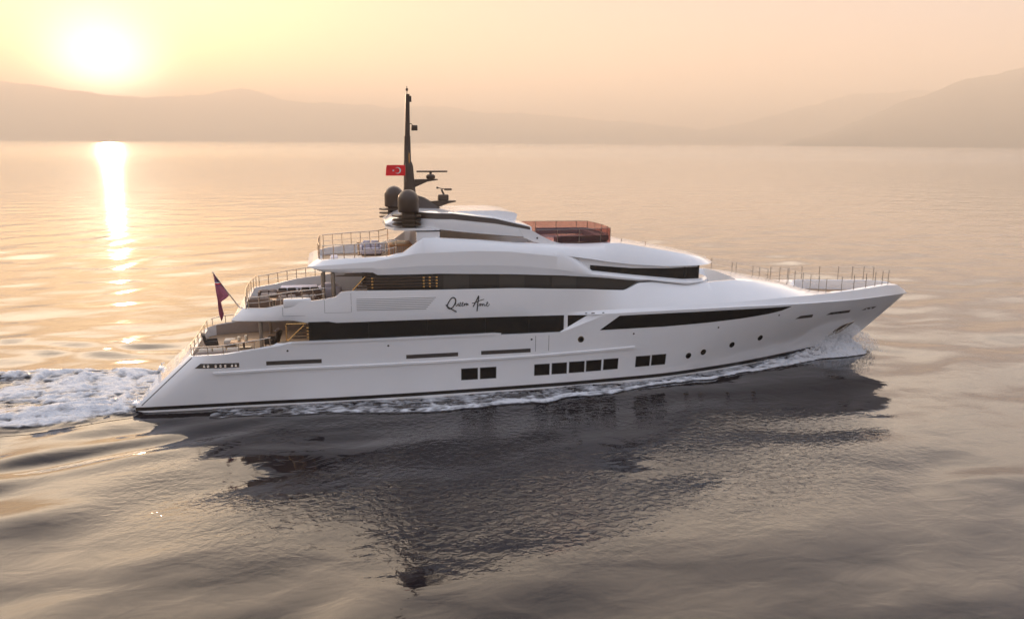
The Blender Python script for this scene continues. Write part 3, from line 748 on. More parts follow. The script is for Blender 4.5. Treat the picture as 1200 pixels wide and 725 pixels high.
for sg in (-1, 1):
    louvre(8.35, 9.55, lambda x: hull_side(x, 3.5) - .22, 4.52, 3.78, .75, 4, (9.3,), sg)
    louvre(12.0, 16.6, lambda x: S(x) - .08, 7.02, 6.32, .6, 4, (12.95, 15.85, 16.2, 16.6), sg)
    MB().tube([(8.15, sg * 4.2, 4.66), (9.2, sg * 4.25, 4.66)], .05, 8).tube([(8.15, sg * 4.2, 4.66), (8.15, sg * 4.2, 3.7)], .035, 8).build('stair_rail', 'gold', yacht)
    MB().prism([(10.9, 7.10), (11.0, 7.14), (12.9, 7.14), (12.9, 7.06)], sg * 3.3 - .12, sg * 3.3 + .12).prism([(11.4, 7.19), (11.5, 7.23), (12.9, 7.23), (12.9, 7.18)], sg * 3.3 - .12, sg * 3.3 + .12).build('fascia_fin', 'brown', yacht)

# --- guard rails
def rail(path, height, posts, mids=1, name='guard_rail', r=.032, mat='steel', top=True, pr=.026):
    """path: list of base points; posts: positions 0..1 along it"""
    P = np.array(path, float); s = np.r_[0, np.cumsum(np.linalg.norm(np.diff(P, axis=0), axis=1))]; s /= s[-1]
    def at(t): return np.array([np.interp(t, s, P[:, i]) for i in range(3)])
    ts = np.linspace(0, 1, max(12, 3 * len(path)))
    mb = MB()
    if top: mb.tube([at(t) + [0, 0, height] for t in ts], r, 6)
    for k in range(mids):
        mb.tube([at(t) + [0, 0, height * (k + 1) / (mids + 1)] for t in ts], r * .45, 5)
    root = mb.build(name, mat, yacht)
    for t in posts:
        b = at(t); MB().tube([b, b + [0, 0, height + .01]], pr, 6).build('stanchion', mat, root)
    return root
L = lambda n: list(np.linspace(0.01, .99, n))
for sg in (-1, 1):
    rail([(x, sg * (BD(x) - .09), ztop(x)) for x in np.linspace(3.15, 7.3, 12)], .46, L(6), 0)
    # upper deck
    rail([(x, sg * (c4y(x) - .1), c4z(x) - .02) for x in np.linspace(6.15, 10.3, 14)], .62, L(8), 1)
    # sun deck
    rail([(x, sg * (ytS(x) - .08), ztS(x) - .01) for x in np.linspace(10.25, 14.4, 14)] , .78, L(8), 1)
rail([(2.95, y, 2.9) for y in np.linspace(-3.2, 3.2, 6)], .58, L(6), 0)
rail([(6.05 - .25 * math.cos(y / 3.5 * 1.5), y, 5.44) for y in np.linspace(-3.5, 3.5, 9)], .70, L(9), 1)
rail([(10.1 - .12 * math.cos(y / 2.7 * 1.5), y, 7.97) for y in np.linspace(-2.65, 2.65, 9)], .82, L(7), 1)
# foredeck stanchions with their wires
def posts_row(pts, h, name='foredeck_stanchions', wires=(.95, .5), wr=.011):
    mb = MB()
    for f_ in wires: mb.tube([(x, y, z + h * f_) for x, y, z in pts], wr, 4)
    root = mb.build('guard_wire', 'steel', yacht)
    for x, y, z in pts:
        MB().tube([(x, y, z - .05), (x, y, z + h)], .026, 6).build('stanchion', 'greymetal', root)
near = [(x, -(c4y(x) + .08), c4z(x)) for x in (43.0, 44.1, 45.3, 46.55, 47.5, 48.25, 48.9)]
posts_row(near, .98, wires=(.4,))
posts_row([(x, -y, z) for x, y, z in near], .98)
posts_row([(41.3, 1.9, 4.95), (41.6, 1.2, 5.0), (41.85, .6, 5.0), (42.05, 0, 4.95), (42.3, -.6, 4.9), (42.5, -1.2, 4.85), (42.75, -1.8, 4.8)], 1.05)
posts_row([(36.9, 2.35, 5.9), (38.4, 2.15, 5.6), (38.7, 2.1, 5.55), (39.9, 1.9, 5.3), (40.4, 1.85, 5.2), (41.1, 1.9, 5.0)], .80, wires=(.98, .5), wr=.018)

# --- tinted windbreak round the forward sun deck
wbp = [(22.7, -2.68), (24.1, -2.66), (25.5, -2.55), (26.9, -2.46), (27.6, -2.25), (27.78, -1.2), (27.82, 0), (27.78, 1.2), (27.6, 2.25), (26.9, 2.46), (25.5, 2.55), (24.1, 2.66), (22.7, 2.68)]
wroot = None
for a, b in zip(wbp[:-1], wbp[1:]):
    t_ = Vector((b[0] - a[0], b[1] - a[1], 0)); n_ = Vector((-t_.y, t_.x, 0)).normalized() * .02; e_ = t_ * .012
    za, zb_ = 8.56, 9.42
    o = MB().slab([(a[0] + e_.x, a[1] + e_.y), (b[0] - e_.x, b[1] - e_.y), (b[0] - e_.x + n_.x, b[1] - e_.y + n_.y), (a[0] + e_.x + n_.x, a[1] + e_.y + n_.y)], za, zb_).build('windbreak' if wroot is None else 'glass_panel', 'tint', yacht if wroot is None else wroot, False)
    if wroot is None: wroot = o
for i, a in enumerate(wbp):
    MB().tube([(a[0], a[1], 8.5), (a[0], a[1], 9.44)], .022, 6).build('glass_post', 'greymetal', wroot)
MB().tube([(x, y, 9.435) for x, y in wbp], .014, 5).build('glass_edge', 'greymetal', wroot)
# --- mast, radomes and antennas
mb = MB()
LV = [(10.15, 14.8, 18.2, .75), (10.31, 14.95, 17.75, .62), (10.95, 15.1, 16.95, .42), (11.26, 15.12, 16.4, .36), (11.42, 15.14, 15.90, .32), (12.1, 15.16, 15.83, .28), (13.1, 15.18, 15.76, .24), (13.3, 15.19, 15.70, .21), (13.42, 15.20, 15.64, .18), (14.88, 15.25, 15.62, .15), (14.9, 15.28, 15.60, .13), (17.3, 15.38, 15.62, .09)]
vs = []; n = 12
for z, xa, xf, t_ in LV:
    cx, rx = (xa + xf) / 2, (xf - xa) / 2
    for k in range(n):
        a = 2 * math.pi * k / n; c_, s_ = math.cos(a), math.sin(a)
        vs.append((cx + rx * math.copysign(abs(c_) ** .6, c_), t_ * math.copysign(abs(s_) ** .6, s_), z))
fs = [(i * n + k, i * n + (k + 1) % n, (i + 1) * n + (k + 1) % n, (i + 1) * n + k) for i in range(len(LV) - 1) for k in range(n)]
fs += [tuple(range(n)), tuple((len(LV) - 1) * n + k for k in range(n))]
mast = link('mast', vs, fs, 'brown', yacht, True, 35)
MB().prism([(15.8, 12.34), (17.18, 12.36), (17.23, 12.30), (16.56, 12.19), (15.8, 11.86)], -.22, .22).build('radar_bracket', 'brown', mast)
MB().prism([(16.2, 10.95), (16.96, 11.05), (18.27, 11.06), (18.32, 10.99), (17.85, 10.89), (17.3, 10.70), (16.6, 10.6)], -.3, .3).build('radar_bracket', 'brown', mast)
rd = MB().lathe([(.22, 12.36), (.28, 12.42), (.28, 12.55), (.2, 12.62), (.08, 12.64), (.08, 12.76)], 16.8, 0, 14).build('radar_scanner', 'brown', mast)
MB().rbox(15.95, 17.82, -.07, .07, 12.75, 12.85, .03).build('scanner_bar', 'brown', rd)
rd2 = MB().rbox(17.22, 17.86, -.25, .25, 11.06, 11.42, .06).tube([(17.6, 0, 11.4), (17.45, 0, 11.72)], .06, 8).build('search_radar', 'brown', mast)
MB().rbox(17.62, 18.08, -.06, .06, 11.66, 11.78, .03).rbox(17.14, 17.26, -.05, .05, 11.76, 11.88, .02).tube([(17.2, 0, 11.82), (17.7, 0, 11.72)], .03, 6).build('scanner_bar', 'brown', rd2)
MB().tube([(15.5, 0, 15.57), (15.68, 0, 15.60), (15.76, 0, 15.5)], .03, 6).rbox(15.68, 16.05, -.14, .14, 15.2, 15.52, .05).build('floodlight', 'brown', mast)
MB().tube([(15.47, 0, 17.25), (15.47, 0, 17.75)], .02, 6).lathe([(.05, 17.48), (.07, 17.5), (.07, 17.6), (.04, 17.64)], 15.47, 0, 10).rbox(15.58, 15.72, -.05, .05, 16.85, 17.2, .02).build('masthead_light', 'brown', mast)
MB().tube([(15.30, -.1, 13.3), (15.30, -.1, 14.9)], .018, 6).tube([(15.28, .1, 12.1), (15.28, .1, 13.6)], .015, 6).tube([(15.5, -.2, 13.3), (15.5, -.2, 13.9)], .03, 6).build('whip_antenna', 'gold', mast)
for x, y, zb_, zt_, r in ((15.18, -2.45, 9.70, 11.88, .60), (14.76, 2.45, 9.75, 11.82, .60)):
    zc = zt_ - r
    prof = [(r * .66, zb_), (r * .68, zt_ - 1.34), (r * .95, zt_ - 1.29), (r, zt_ - 1.22), (r, zc)] + [(r * math.cos(a), zc + r * math.sin(a)) for a in np.linspace(0.05, 1.53, 9)]
    dm = MB().lathe(prof, x, y, 28).build('satellite_dome', 'brown', yacht, True, 50)
    for k in range(3):
        MB().slab([(x - .95, y - .1), (x - .75, y - .62), (x + .62, y - .62), (x + .72, y - .1), (x + .5, y + .5), (x - .8, y + .5)], 9.86 + .24 * k, 9.95 + .24 * k).build('cooling_fin', 'brown', dm)

# --- ensign staff, name, lockers
MB().tube([(5.45, 0, 4.62), (3.97, 0, 6.98)], .05, 8, taper=.035).lathe([(.06, 6.96), (.07, 7.0), (.03, 7.06)], 3.96, 0, 8).build('ensign_staff', 'steel', yacht)
MB().rbox(8.05, 9.55, -4.2, -3.75, 5.55, 6.05, .10).build('deck_locker', 'white', yacht)
STROKES = [[(345, 262), (352, 215), (335, 170), (295, 152), (250, 180), (205, 245), (170, 315), (172, 365), (200, 398), (240, 396), (285, 365), (325, 305), (350, 235)],
           [(140, 315), (165, 348), (240, 396), (300, 430), (362, 466)],
           [(350, 270), (352, 325), (366, 345), (392, 305), (408, 268), (402, 322), (418, 345), (455, 300), (462, 268), (448, 258), (434, 290), (434, 335), (450, 348), (478, 320), (508, 285), (512, 262), (498, 258), (484, 292), (486, 335), (502, 346), (532, 305), (545, 270), (536, 342), (560, 290), (578, 272), (582, 310), (580, 330), (600, 290), (612, 282), (606, 318), (625, 300)],
           [(722, 352), (760, 285), (802, 205), (846, 112), (850, 140), (832, 240), (820, 345), (810, 450)],
           [(700, 275), (760, 268), (850, 226), (965, 190)],
           [(845, 345), (862, 300), (882, 275), (884, 325), (880, 340), (905, 295), (922, 280), (924, 325), (918, 342), (945, 295), (962, 282), (964, 325), (978, 335), (1010, 312), (1046, 278), (1046, 252), (1030, 250), (1016, 285), (1018, 330), (1036, 346), (1062, 325), (1085, 295)]]
def name_pt(X, Y):
    px, py = 515 + X / 18.46, 340 + Y / 18.46
    x = 17.03 + (px - 523) * .0496; z = 5.96 - ((py - 347) + (px - 523) * .04) * .0493
    return Vector((x, -(upper_side(x, z) + .012), z))
mb = MB()
for i, st in enumerate(STROKES):
    t_ = np.linspace(0, len(st) - 1, len(st) * 4)
    a = np.array(st, float)
    X = np.interp(t_, range(len(st)), a[:, 0]); Y = np.interp(t_, range(len(st)), a[:, 1])
    if len(X) > 6:
        for _ in range(1):
            X[1:-1] = (X[:-2] + X[1:-1] * 2 + X[2:]) / 4; Y[1:-1] = (Y[:-2] + Y[1:-1] * 2 + Y[2:]) / 4
    mb.tube([name_pt(x, y) for x, y in zip(X, Y)], (.034, .036, .019, .032, .022, .018)[i], 5)
mb.build('name_lettering', 'black', yacht)

# ------------------------------------------------------------------ things that stand on the decks
def sofa(loc, rz, w_, d_, label, frame, cushion, seats=2, group=None, backh=.42, cat='sofa', name='deck_sofa'):
    """back along -y, seat opens to +y"""
    t = tag(empty(name, loc, rz), label, cat, group)
    MB().rbox(-w_ / 2, w_ / 2, -d_ / 2, d_ / 2, .06, .30, .05).build('base', frame, t)
    MB().rbox(-w_ / 2, w_ / 2, -d_ / 2 - .02, -d_ / 2 + .13, .10, .42 + backh * .75, .06).build('backrest', frame, t)
    for s_ in (-1, 1):
        MB().rbox(s_ * w_ / 2 - .06, s_ * w_ / 2 + .06, -d_ / 2, d_ / 2, .10, .58, .05).build('armrest', frame, t)
        for e in (-1, 1): MB().box(s_ * (w_ / 2 - .05) - .025, s_ * (w_ / 2 - .05) + .025, e * (d_ / 2 - .05) - .025, e * (d_ / 2 - .05) + .025, 0, .08).build('leg', 'darkseat', t)
    sw = (w_ - .16) / seats
    for k in range(seats):
        x0 = -w_ / 2 + .08 + k * sw
        MB().rbox(x0 + .01, x0 + sw - .01, -d_ / 2 + .12, d_ / 2 + .02, .30, .46, .05).build('seat_cushion', cushion, t)
        MB().rbox(x0 + .03, x0 + sw - .03, -d_ / 2 + .12, -d_ / 2 + .30, .44, .46 + backh, .07).build('back_cushion', cushion, t)
    return t
def table(loc, rz, w_, d_, h, label, top, leg, name='deck_table', cat='table', group=None):
    t = tag(empty(name, loc, rz), label, cat, group)
    MB().rbox(-w_ / 2, w_ / 2, -d_ / 2, d_ / 2, h - .05, h, .02).build('tabletop', top, t)
    MB().rbox(-w_ * .3, w_ * .3, -d_ * .3, d_ * .3, 0, .05, .02).build('foot', leg, t)
    MB().lathe([(.06, .05), (.05, h - .05)], 0, 0, 10).build('pedestal', leg, t)
    return t
def lounge(loc, rz, label, fab, group=None):
    t = tag(empty('lounge_chair', loc, rz), label, 'chair', group)
    MB().rbox(-.38, .38, -.36, .36, .26, .44, .06).build('seat', fab, t)
    b = MB().rbox(-.38, .38, -.10, .08, 0, .62, .06).build('backrest', fab, t); b.location = (0, -.30, .38); b.rotation_euler.x = R(16)
    for s_ in (-1, 1):
        MB().rbox(s_ * .38 - .05, s_ * .38 + .05, -.36, .34, .24, .58, .04).build('armrest', fab, t)
        for e in (-1, 1): MB().tube([(s_ * .33, e * .3, 0), (s_ * .33, e * .3, .27)], .025, 6).build('leg', 'wood', t)
    return t
MD, UD, SDZ = 2.364, 4.947, 7.564
lounge((3.6, .1, MD), R(-80), 'dark lounge chair at the stern end of the main aft deck, beside the stern rail', 'darkseat', 'dark lounge chairs on the main aft deck')
lounge((7.05, .0, MD), R(75), 'dark lounge chair beside the deck column, with a lilac throw over its back', 'darkseat', 'dark lounge chairs on the main aft deck')
th = MB().rbox(-.32, .32, -.05, .05, 0, .10, .04).build('throw', 'lilac'); th.location = (7.38, 0, MD + .99); th.rotation_euler.z = R(75); tag(th, 'pale lilac throw over the back of the dark chair by the column', 'throw')
sofa((4.45, -3.0, MD), 0, 2.4, .85, 'long tan sofa along the near bulwark of the main aft deck', 'taupe', 'cream', 3)
bl = panel('bulwark_shade', lambda x, z: BD(x) - .20, [(3.4, 3.0), (4.8, 3.1), (6.7, 3.38), (9.3, 3.6)], [(3.4, 2.38), (9.3, 2.38)], 'taupe', yacht, off=0, thick=.02, nx=24, nz=2)  # taupe sheet putting the overhang's shade onto the far bulwark's white inner face
bl.scale.y = -1
table((5.4, .15, MD), 0, 1.5, .8, .42, 'low varnished coffee table amid the main aft deck seats', 'wood', 'greymetal')
t = tag(empty('pouf', (4.55, .75, MD)), 'square cream pouf beside the dark stern chair', 'pouf')
MB().rbox(-.32, .32, -.32, .32, .04, .42, .08).build('cushion', 'cream', t); MB().box(-.26, .26, -.26, .26, 0, .05).build('base', 'wood', t)
for i, (x, h, lab) in enumerate(((5.15, .28, 'squat white candle lantern on the coffee table'), (5.55, .34, 'taller white candle lantern on the coffee table'))):
    t = tag(empty('candle_lantern', (x, .15, MD + .42)), lab, 'lantern', 'lanterns on the coffee table')
    MB().lathe([(.09, 0), (.11, .03), (.11, h - .05), (.06, h)], 0, 0, 14).build('shade', 'lamp', t); MB().tube([(-.06, 0, h), (0, 0, h + .1), (.06, 0, h)], .008, 5).build('handle', 'steel', t)
t = table((7.85, -.9, MD), 0, .5, .5, .5, 'small round-footed side table near the louvred stairs', 'cream', 'greymetal', 'side_table', 'side table')
# upper aft deck
G = 'rattan sofas on the upper aft deck'
sofa((6.6, -1.5, UD), R(180) * 0, 1.25, .8, 'rattan sofa nearest the ensign staff, on the near side of the upper deck', 'rattan', 'taupe', 2, G)
sofa((8.15, -1.5, UD), 0, 1.2, .8, 'rattan sofa behind the white deck locker, middle of the near row', 'rattan', 'taupe', 2, G)
sofa((9.4, -1.5, UD), 0, 1.0, .8, 'short rattan sofa next to the pair of columns', 'rattan', 'taupe', 2, G)
sofa((6.9, 1.5, UD), math.pi, 1.1, .8, 'low rattan sofa at the aft end of the far row', 'rattan', 'taupe', 2, G, .2)
sofa((8.05, .9, UD), 0, 1.25, .8, 'brown rattan sofa with its back to us, aft of its twin', 'rattan', 'darkseat', 2, G)
sofa((9.4, .9, UD), 0, 1.25, .8, 'brown rattan sofa with its back to us, close to the columns', 'rattan', 'darkseat', 2, G)
table((8.7, 1.9, UD), 0, 2.2, .9, .74, 'dining table under a pale lilac cloth beyond the rattan sofas', 'lilac', 'greymetal', 'dining_table')
table((7.3, -.3, UD), 0, .9, .7, .40, 'low brown table between the rattan sofas', 'wood', 'greymetal', 'coffee_table')
t = tag(empty('covered_lounger', (10.6, 1.6, UD)), 'seat under a lilac cover beside the columns', 'lounger')
MB().rbox(-.8, .7, -.5, .5, .0, .75, .18).build('cover', 'lilac', t); MB().rbox(-.55, .45, -.35, .35, .70, .95, .12).build('headrest', 'lilac', t)
# sun deck
t = tag(empty('bar_counter', (14.75, -.7, SDZ)), 'slatted wooden bar counter at the aft end of the sun deck', 'bar')
MB().rbox(-.62, .62, -.9, .9, 0, .98, .03).build('body', 'wood', t)
for k in range(9): MB().box(-.60 + k * .135, -.53 + k * .135, -.93, -.90, .05, .92).build('slat', 'taupe', t)
MB().rbox(-.70, .70, -1.0, 1.0, .98, 1.05, .02).build('counter_top', 'wood', t); MB().box(-.45, .35, -.6, .6, 1.052, 1.06).build('sink_well', 'black', t)
t = tag(empty('shower_post', (12.36, .2, SDZ)), 'short polished shower post standing on the open sun deck', 'shower post')
MB().lathe([(.11, 0), (.11, .04), (.07, .06), (.07, .95), (.10, .97), (.10, 1.02)], 0, 0, 14).build('column', 'steel', t); MB().tube([(0, 0, .9), (.15, 0, .9)], .02, 6).build('spout', 'steel', t)
sofa((13.2, 1.9, SDZ), math.pi, 1.2, .8, 'lilac cushioned seat beside the wooden bar counter', 'lilac', 'lilac', 2)
t = tag(empty('sun_pad', (11.6, -1.3, SDZ)), 'flat cream sun pad on the open sun deck', 'sun pad')
MB().rbox(-.95, .95, -.8, .8, .02, .30, .07).build('mattress', 'cream', t); MB().rbox(-.9, -.5, -.7, .7, .30, .40, .05).build('pillow', 'lilac', t)
sofa((18.6, -1.9, SDZ), 0, 3.2, .9, 'long brown settee seen through the slot below the hardtop', 'taupe', 'rattan', 4, None, .75)
sofa((21.3, -1.7, SDZ), R(20), 1.2, .9, 'pale settee at the forward end of the slot below the hardtop', 'lilac', 'cream', 2, None, .6)
table((20.0, .2, SDZ), 0, 1.4, .9, .9, 'tall cream table under the hardtop', 'cream', 'greymetal', 'bar_table')
us = tag(empty('curved_settee', (25.5, 0, 8.66)), 'dark curved settee inside the red tinted windbreak', 'sofa')
def inset(d_): return [(x - 25.5 - d_ * .9 * max(0, (x - 25) / 2.9), y - math.copysign(min(abs(y), d_), y)) for x, y in wbp[1:-1]]
MB().slab(inset(.08) + inset(.30)[::-1], .0, .34).build('backrest', 'plum', us)
MB().slab(inset(.30) + inset(.85)[::-1], .0, .26).build('seat', 'plum', us)

# ------------------------------------------------------------------ flags
def cloth(name, rows, mat, parent=None, amp=.10, nx=14, split=3, fn=None, thick=.012, y0=0.0):
    """rows of (z, x0, x1) down the hanging cloth; folded into real waves"""
    zs = np.array([r[0] for r in rows][::-1]); a = np.array([r[1] for r in rows][::-1]); b = np.array([r[2] for r in rows][::-1])
    zz = np.linspace(zs[-1], zs[0], 40); vs = []; fs = []
    for o in (0, 1):
        for z in zz:
            xa, xb = np.interp(z, zs, a), np.interp(z, zs, b)
            for k in range(nx + 1):
                q = k / nx; x = xa + (xb - xa) * q
                vs.append((x, y0 + amp * math.sin(q * 7 + z * 2.2) * (.3 + q) + .05 * math.sin(z * 5 + q * 3) + o * thick, z))
    n = nx + 1; T = 40 * n
    for i in range(39):
        for k in range(nx):
            p = i * n + k; fs.append((p, p + 1, p + n + 1, p + n)); fs.append((T + p, T + p + n, T + p + n + 1, T + p + 1))
    edge = [k for k in range(n)]
    for k in range(nx):
        fs.append((k, T + k, T + k + 1, k + 1)); p = 39 * n + k; fs.append((p, p + 1, T + p + 1, T + p))
    for i in range(39):
        for k in (0, nx):
            p = i * n + k; fs.append((p, p + n, T + p + n, T + p))
    if fn:
        mats, idx = fn(vs, fs); return link(name, vs, fs, None, parent, True, 60, False, mats, idx)
    return link(name, vs, fs, mat, parent, True, 60, False)
def canton(vs, fs):
    idx = []
    for f in fs:
        z = sum(vs[i][2] for i in f) / len(f); x = sum(vs[i][0] for i in f) / len(f)
        if 6.22 < z < 6.62: idx.append(2 if 6.36 < z < 6.42 else (3 if 6.30 < z < 6.36 else 1))
        else: idx.append(0)
    return ['maroon', 'navy', 'flagwhite', 'flagred'], idx
en = cloth('ensign_flag', [(6.92, 3.95, 4.0), (6.5, 3.99, 4.22), (6.0, 4.04, 4.50), (5.60, 4.07, 4.76), (5.44, 4.08, 4.60), (5.26, 4.10, 4.30), (4.9, 4.11, 4.34), (4.50, 4.13, 4.42), (4.36, 4.15, 4.36), (4.08, 4.22, 4.28)], 'maroon', None, .09, fn=canton)
tag(en, 'maroon ensign hanging limp from the raked staff at the stern', 'flag')
tf = cloth('courtesy_flag', [(13.19, 14.16, 15.22), (13.0, 14.12, 15.24), (12.75, 14.10, 15.24), (12.56, 14.08, 15.23)], 'flagred', None, .05, 18, y0=-.32)
tag(tf, 'small red flag with white crescent and star flying from the mast', 'flag')
def fy(x, z):
    zs = [12.56, 12.75, 13.0, 13.19]; xa = np.interp(z, zs, [14.08, 14.10, 14.12, 14.16]); xb = np.interp(z, zs, [15.23, 15.24, 15.24, 15.22])
    q = (x - xa) / (xb - xa); return -.32 + .05 * math.sin(q * 7 + z * 2.2) * (.3 + q) + .05 * math.sin(z * 5 + q * 3) - .012
def flat(name, polys, mat):
    mb = MB()
    for p in polys:
        n = len(p); mb.add([(x, fy(x, z), z) for x, z in p] + [(x, fy(x, z) + .008, z) for x, z in p], [tuple(range(n)), tuple(range(2 * n - 1, n - 1, -1))] + [(i, (i + 1) % n, n + (i + 1) % n, n + i) for i in range(n)])
    return mb.build(name, mat, tf, False)
cxx, czz, ro_, ri_ = 14.80, 12.87, .19, .155
A = np.linspace(R(42), R(318), 26); A2 = np.linspace(R(50), R(310), 26)
# the fly is to the left, so the crescent opens to the left
outer = [(cxx - ro_ * math.cos(a), czz + ro_ * math.sin(a)) for a in A]; inner = [(cxx - .045 - ri_ * math.cos(a), czz + ri_ * math.sin(a)) for a in A2]
flat('crescent', [[outer[i], outer[i + 1], inner[i + 1], inner[i]] for i in range(25)], 'flagwhite')
st = []
for k in range(10):
    rr = .085 if k % 2 == 0 else .035; a = math.pi + k * math.pi / 5; st.append((14.54 + rr * math.cos(a), czz + rr * math.sin(a)))
flat('star', [[(14.54, czz), st[k], st[(k + 1) % 10]] for k in range(10)], 'flagwhite')
hal = MB().tube([(15.28, -.30, 12.2), (15.26, -.31, 13.3)], .012, 5).build('flag_halyard', 'greymetal', mast)

# ------------------------------------------------------------------ foam: wake astern, wash along the hull, spray at the bow
def foam_mat():
    # the sea surface itself with froth lying in it: water where the froth is thin
    m = bpy.data.materials.new('sea_foam'); m.use_nodes = True
    wb = water_nodes(m); nn = m.node_tree.nodes.new; l = m.node_tree.links.new
    b = nn('ShaderNodeBsdfPrincipled')
    b.inputs['Base Color'].default_value = (.66, .67, .70, 1); b.inputs['Roughness'].default_value = .55
    b.inputs['Specular IOR Level'].default_value = .4
    geo = nn('ShaderNodeNewGeometry')
    def tex(scale, sx, det, dist):
        mp = nn('ShaderNodeMapping'); mp.inputs['Scale'].default_value = (sx, 1, 1); l(geo.outputs['Position'], mp.inputs[0])
        t = nn('ShaderNodeTexNoise'); t.inputs['Scale'].default_value = scale; t.inputs['Detail'].default_value = det; t.inputs['Distortion'].default_value = dist
        l(mp.outputs[0], t.inputs['Vector']); return t.outputs[0]
    t1 = tex(1.7, .5, 8, 1.4)
    at = nn('ShaderNodeAttribute'); at.attribute_name = 'foam_amount'
    a = nn('ShaderNodeMath'); a.operation = 'ADD'; l(t1, a.inputs[0]); l(at.outputs['Fac'], a.inputs[1])
    mr = nn('ShaderNodeMapRange'); mr.inputs[1].default_value = .92; mr.inputs[2].default_value = 1.34; mr.clamp = True
    l(a.outputs[0], mr.inputs[0])
    bp = nn('ShaderNodeBump'); bp.inputs['Distance'].default_value = .16; bp.inputs['Strength'].default_value = 1.0
    l(tex(4.0, .8, 7, .5), bp.inputs['Height']); l(bp.outputs[0], b.inputs['Normal'])
    mx = nn('ShaderNodeMixShader'); l(mr.outputs[0], mx.inputs[0]); l(wb.outputs[0], mx.inputs[1]); l(b.outputs[0], mx.inputs[2])
    l(mx.outputs[0], m.node_tree.nodes['Material Output'].inputs['Surface'])
    return m
FOAM = foam_mat()
def sheet(name, X, Y, Z, dens, label):
    n, m = X.shape
    vs = np.stack([X, Y, Z], -1).reshape(-1, 3); i = np.arange(n * m).reshape(n, m)
    fs = np.stack([i[:-1, :-1], i[1:, :-1], i[1:, 1:], i[:-1, 1:]], -1).reshape(-1, 4)
    me = bpy.data.meshes.new(name); me.from_pydata(vs.tolist(), [], fs.tolist()); me.materials.append(FOAM)
    a = me.attributes.new('foam_amount', 'FLOAT', 'POINT'); a.data.foreach_set('value', dens.astype(np.float32).ravel())
    me.polygons.foreach_set('use_smooth', [True] * len(me.polygons))
    o = bpy.data.objects.new(name, me); col.objects.link(o); tag(o, label, None, None, 'stuff'); return o
# wake astern
gx = np.linspace(.75, -34, 340); q = np.linspace(-1, 1, 150)
GX, Q = np.meshgrid(gx, q, indexing='ij')
half = np.interp(-GX, [-.8, 0, 4, 10, 20, 34], [4.0, 4.9, 6.0, 6.8, 8.4, 10.5])
GY = Q * half + .6 * (fbm(GX * .3, Q * 2, 3) - .5)
edge = sstep(1.0, .60, np.abs(Q)); age = np.interp(-GX, [-.8, 0, 3, 10, 20, 34], [.55, .85, 1.0, .85, .55, .3])
wx = GX + 1.6 * (fbm(GX * .5, GY * .5, 3) - .5); wy = GY + 1.2 * (fbm(GX * .5 + 9, GY * .5 + 4, 3) - .5)
lump = billow(wx * .20 + 3, wy * .36, 3) ** 1.6
mid = billow(wx * .62, wy * .85, 3); fine = billow(wx * 1.9, wy * 2.2, 3)
ridge = np.exp(-((np.abs(Q) - .62) / .22) ** 2)
patch = fbm(wx * .20 + 20, wy * .45 + 7, 4); thick = sstep(.30, .52, patch + .25 * sstep(8, 0, -GX))
hgt = age * (edge * (.05 + .42 * lump * (.5 + .7 * ridge)) * (.35 + .65 * thick) + edge ** .7 * (.38 * (mid - .42) + .17 * (fine - .45)) * (.4 + .6 * thick))
dens = .40 + .75 * (mid - .52) + .35 * (fine - .5) + .30 * (age - .7) + .30 * (thick - .4) - .75 * (1 - sstep(.0, .55, edge))
hgt = np.maximum(hgt, -.12) * sstep(0, .12, edge) + .015
sheet('wake_foam', GX, GY, water_z(GX, GY) + hgt, dens, 'white churned foam trailing from the stern')
# wash along both sides
xo = [4, 8, 12, 15.5, 18, 22.4, 26, 29.4, 34, 38, 40, 42, 44, 46, 47.4, 48.2]
yo = [-5.6, -6.3, -6.7, -6.9, -7.0, -6.9, -6.1, -5.25, -4.6, -3.3, -2.7, -2.1, -1.75, -1.5, -1.1, -.6]
hx = np.linspace(48.2, 4, 520); v = np.linspace(0, 1, 46)
HX, V = np.meshgrid(hx, v, indexing='ij')
inner_ = np.array([-(WL(min(x, 45.4)) - .12) if x < 45.4 else .25 for x in hx])[:, None]
outer_ = np.interp(HX, xo, yo) + .35 * (fbm(HX * .5, HX * 0 + 2, 4) - .5) * np.clip((48 - HX) / 6, .2, 1) * 2
HY = inner_ + (outer_ - inner_) * V
wx = HX + .8 * (fbm(HX * .9, HY * .9, 3) - .5); wy = HY + .6 * (fbm(HX * .9 + 9, HY * .9 + 4, 3) - .5)
lump = billow(wx * .8, wy * 1.3, 3); fine = billow(wx * 2.6, wy * 3.4, 3)
bowh = np.interp(HX, [4, 24, 30, 36, 40, 42.5, 44.5, 46.2, 47.3, 48.2], [.02, .05, .09, .15, .25, .46, 1.0, 1.4, .65, .0])
prof = np.where(V < .3, 1.0, sstep(1.0, .3, V))
lip = np.exp(-((V - .82) / .10) ** 2)
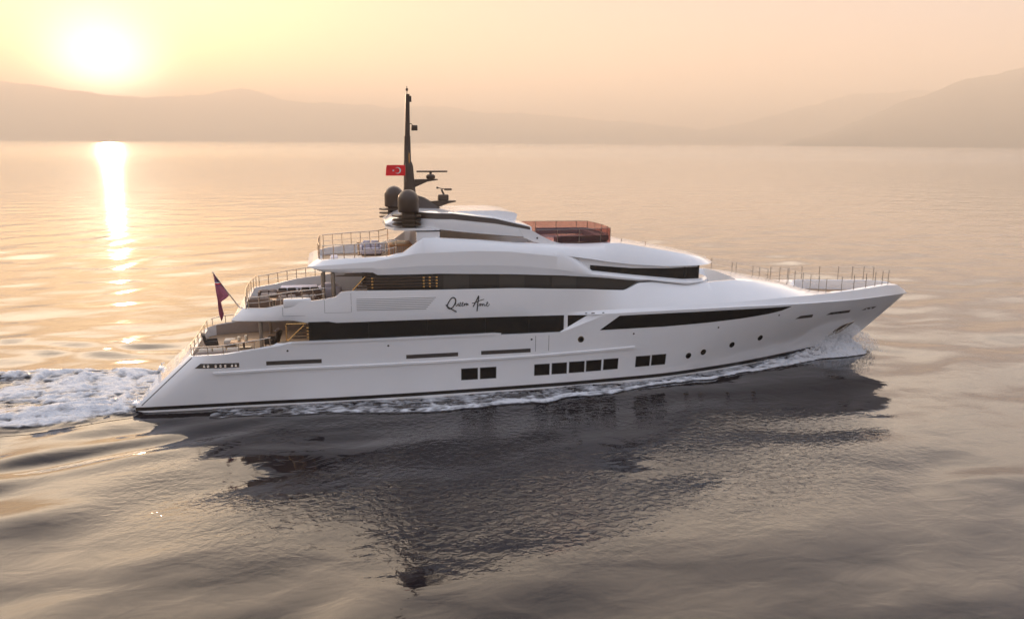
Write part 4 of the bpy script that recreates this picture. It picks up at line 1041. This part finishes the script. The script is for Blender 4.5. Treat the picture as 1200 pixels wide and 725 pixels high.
Z = water_z(HX, HY) + .01 + bowh * prof * (.35 + .75 * lump + .35 * (fine - .5)) + (.16 * lip * lump + .07 * (fine - .5)) * np.interp(HX, [4, 14, 24, 44], [.25, .7, 1, 1])
far = np.interp(HX, [4, 10, 18, 26, 34, 40, 48.2], [.34, .44, .49, .50, .56, .72, .80])
dens = far + .30 * lip * np.interp(HX, [4, 12, 20, 30, 48], [0, .3, .9, 1, .5]) + .40 * (lump - .55) + .30 * (fine - .5) - .9 * sstep(.93, 1.0, V) - np.interp(HX, [4, 20, 30, 36, 40], [.08, .12, .18, .10, 0]) * sstep(.40, .0, V)
dens -= .6 * sstep(47.2, 48.2, HX)
o = sheet('hull_wash', HX, HY, Z, dens, 'white wash and spray running along the hull from the bow')
p = o.copy(); col.objects.link(p); p.scale.y = -1; p['label'] = 'white wash along the far side of the hull'

# droplets thrown up at the bow and along the crest of the stern wake
def droplets(name, pts, rad, label):
    base = [(1, 0, 0), (-1, 0, 0), (0, 1, 0), (0, -1, 0), (0, 0, 1), (0, 0, -1)]
    tri = [(0, 2, 4), (2, 1, 4), (1, 3, 4), (3, 0, 4), (2, 0, 5), (1, 2, 5), (3, 1, 5), (0, 3, 5)]
    vs = []; fs = []
    for p, r in zip(pts, rad):
        n = len(vs); vs += [(p[0] + r * b[0] * 1.3, p[1] + r * b[1], p[2] + r * b[2]) for b in base]; fs += [tuple(i + n for i in f) for f in tri]
    o = link(name, vs, fs, 'spray', None, True, 180, False); tag(o, label, None, None, 'stuff')
MT['spray'] = pmat('spray_white', (.85, .86, .88), .4)
rg = np.random.default_rng(3)
n = 13000
x = 45.9 + rg.normal(0, 1.3, n); x = np.clip(x, 41, 48.6)
y = np.array([-(WL(min(a, 45.4))) for a in x]) - np.abs(rg.normal(0, .55, n)) + rg.normal(.1, .25, n)
hmax = np.interp(x, [41, 43, 45, 46.6, 48.6], [.3, .8, 1.7, 2.0, .7])
z = .15 + hmax * rg.random(n) ** 1.5
droplets('bow_spray', np.c_[x, y, z], .007 + .034 * rg.random(n) ** 3, 'fine white spray thrown up at the bow')
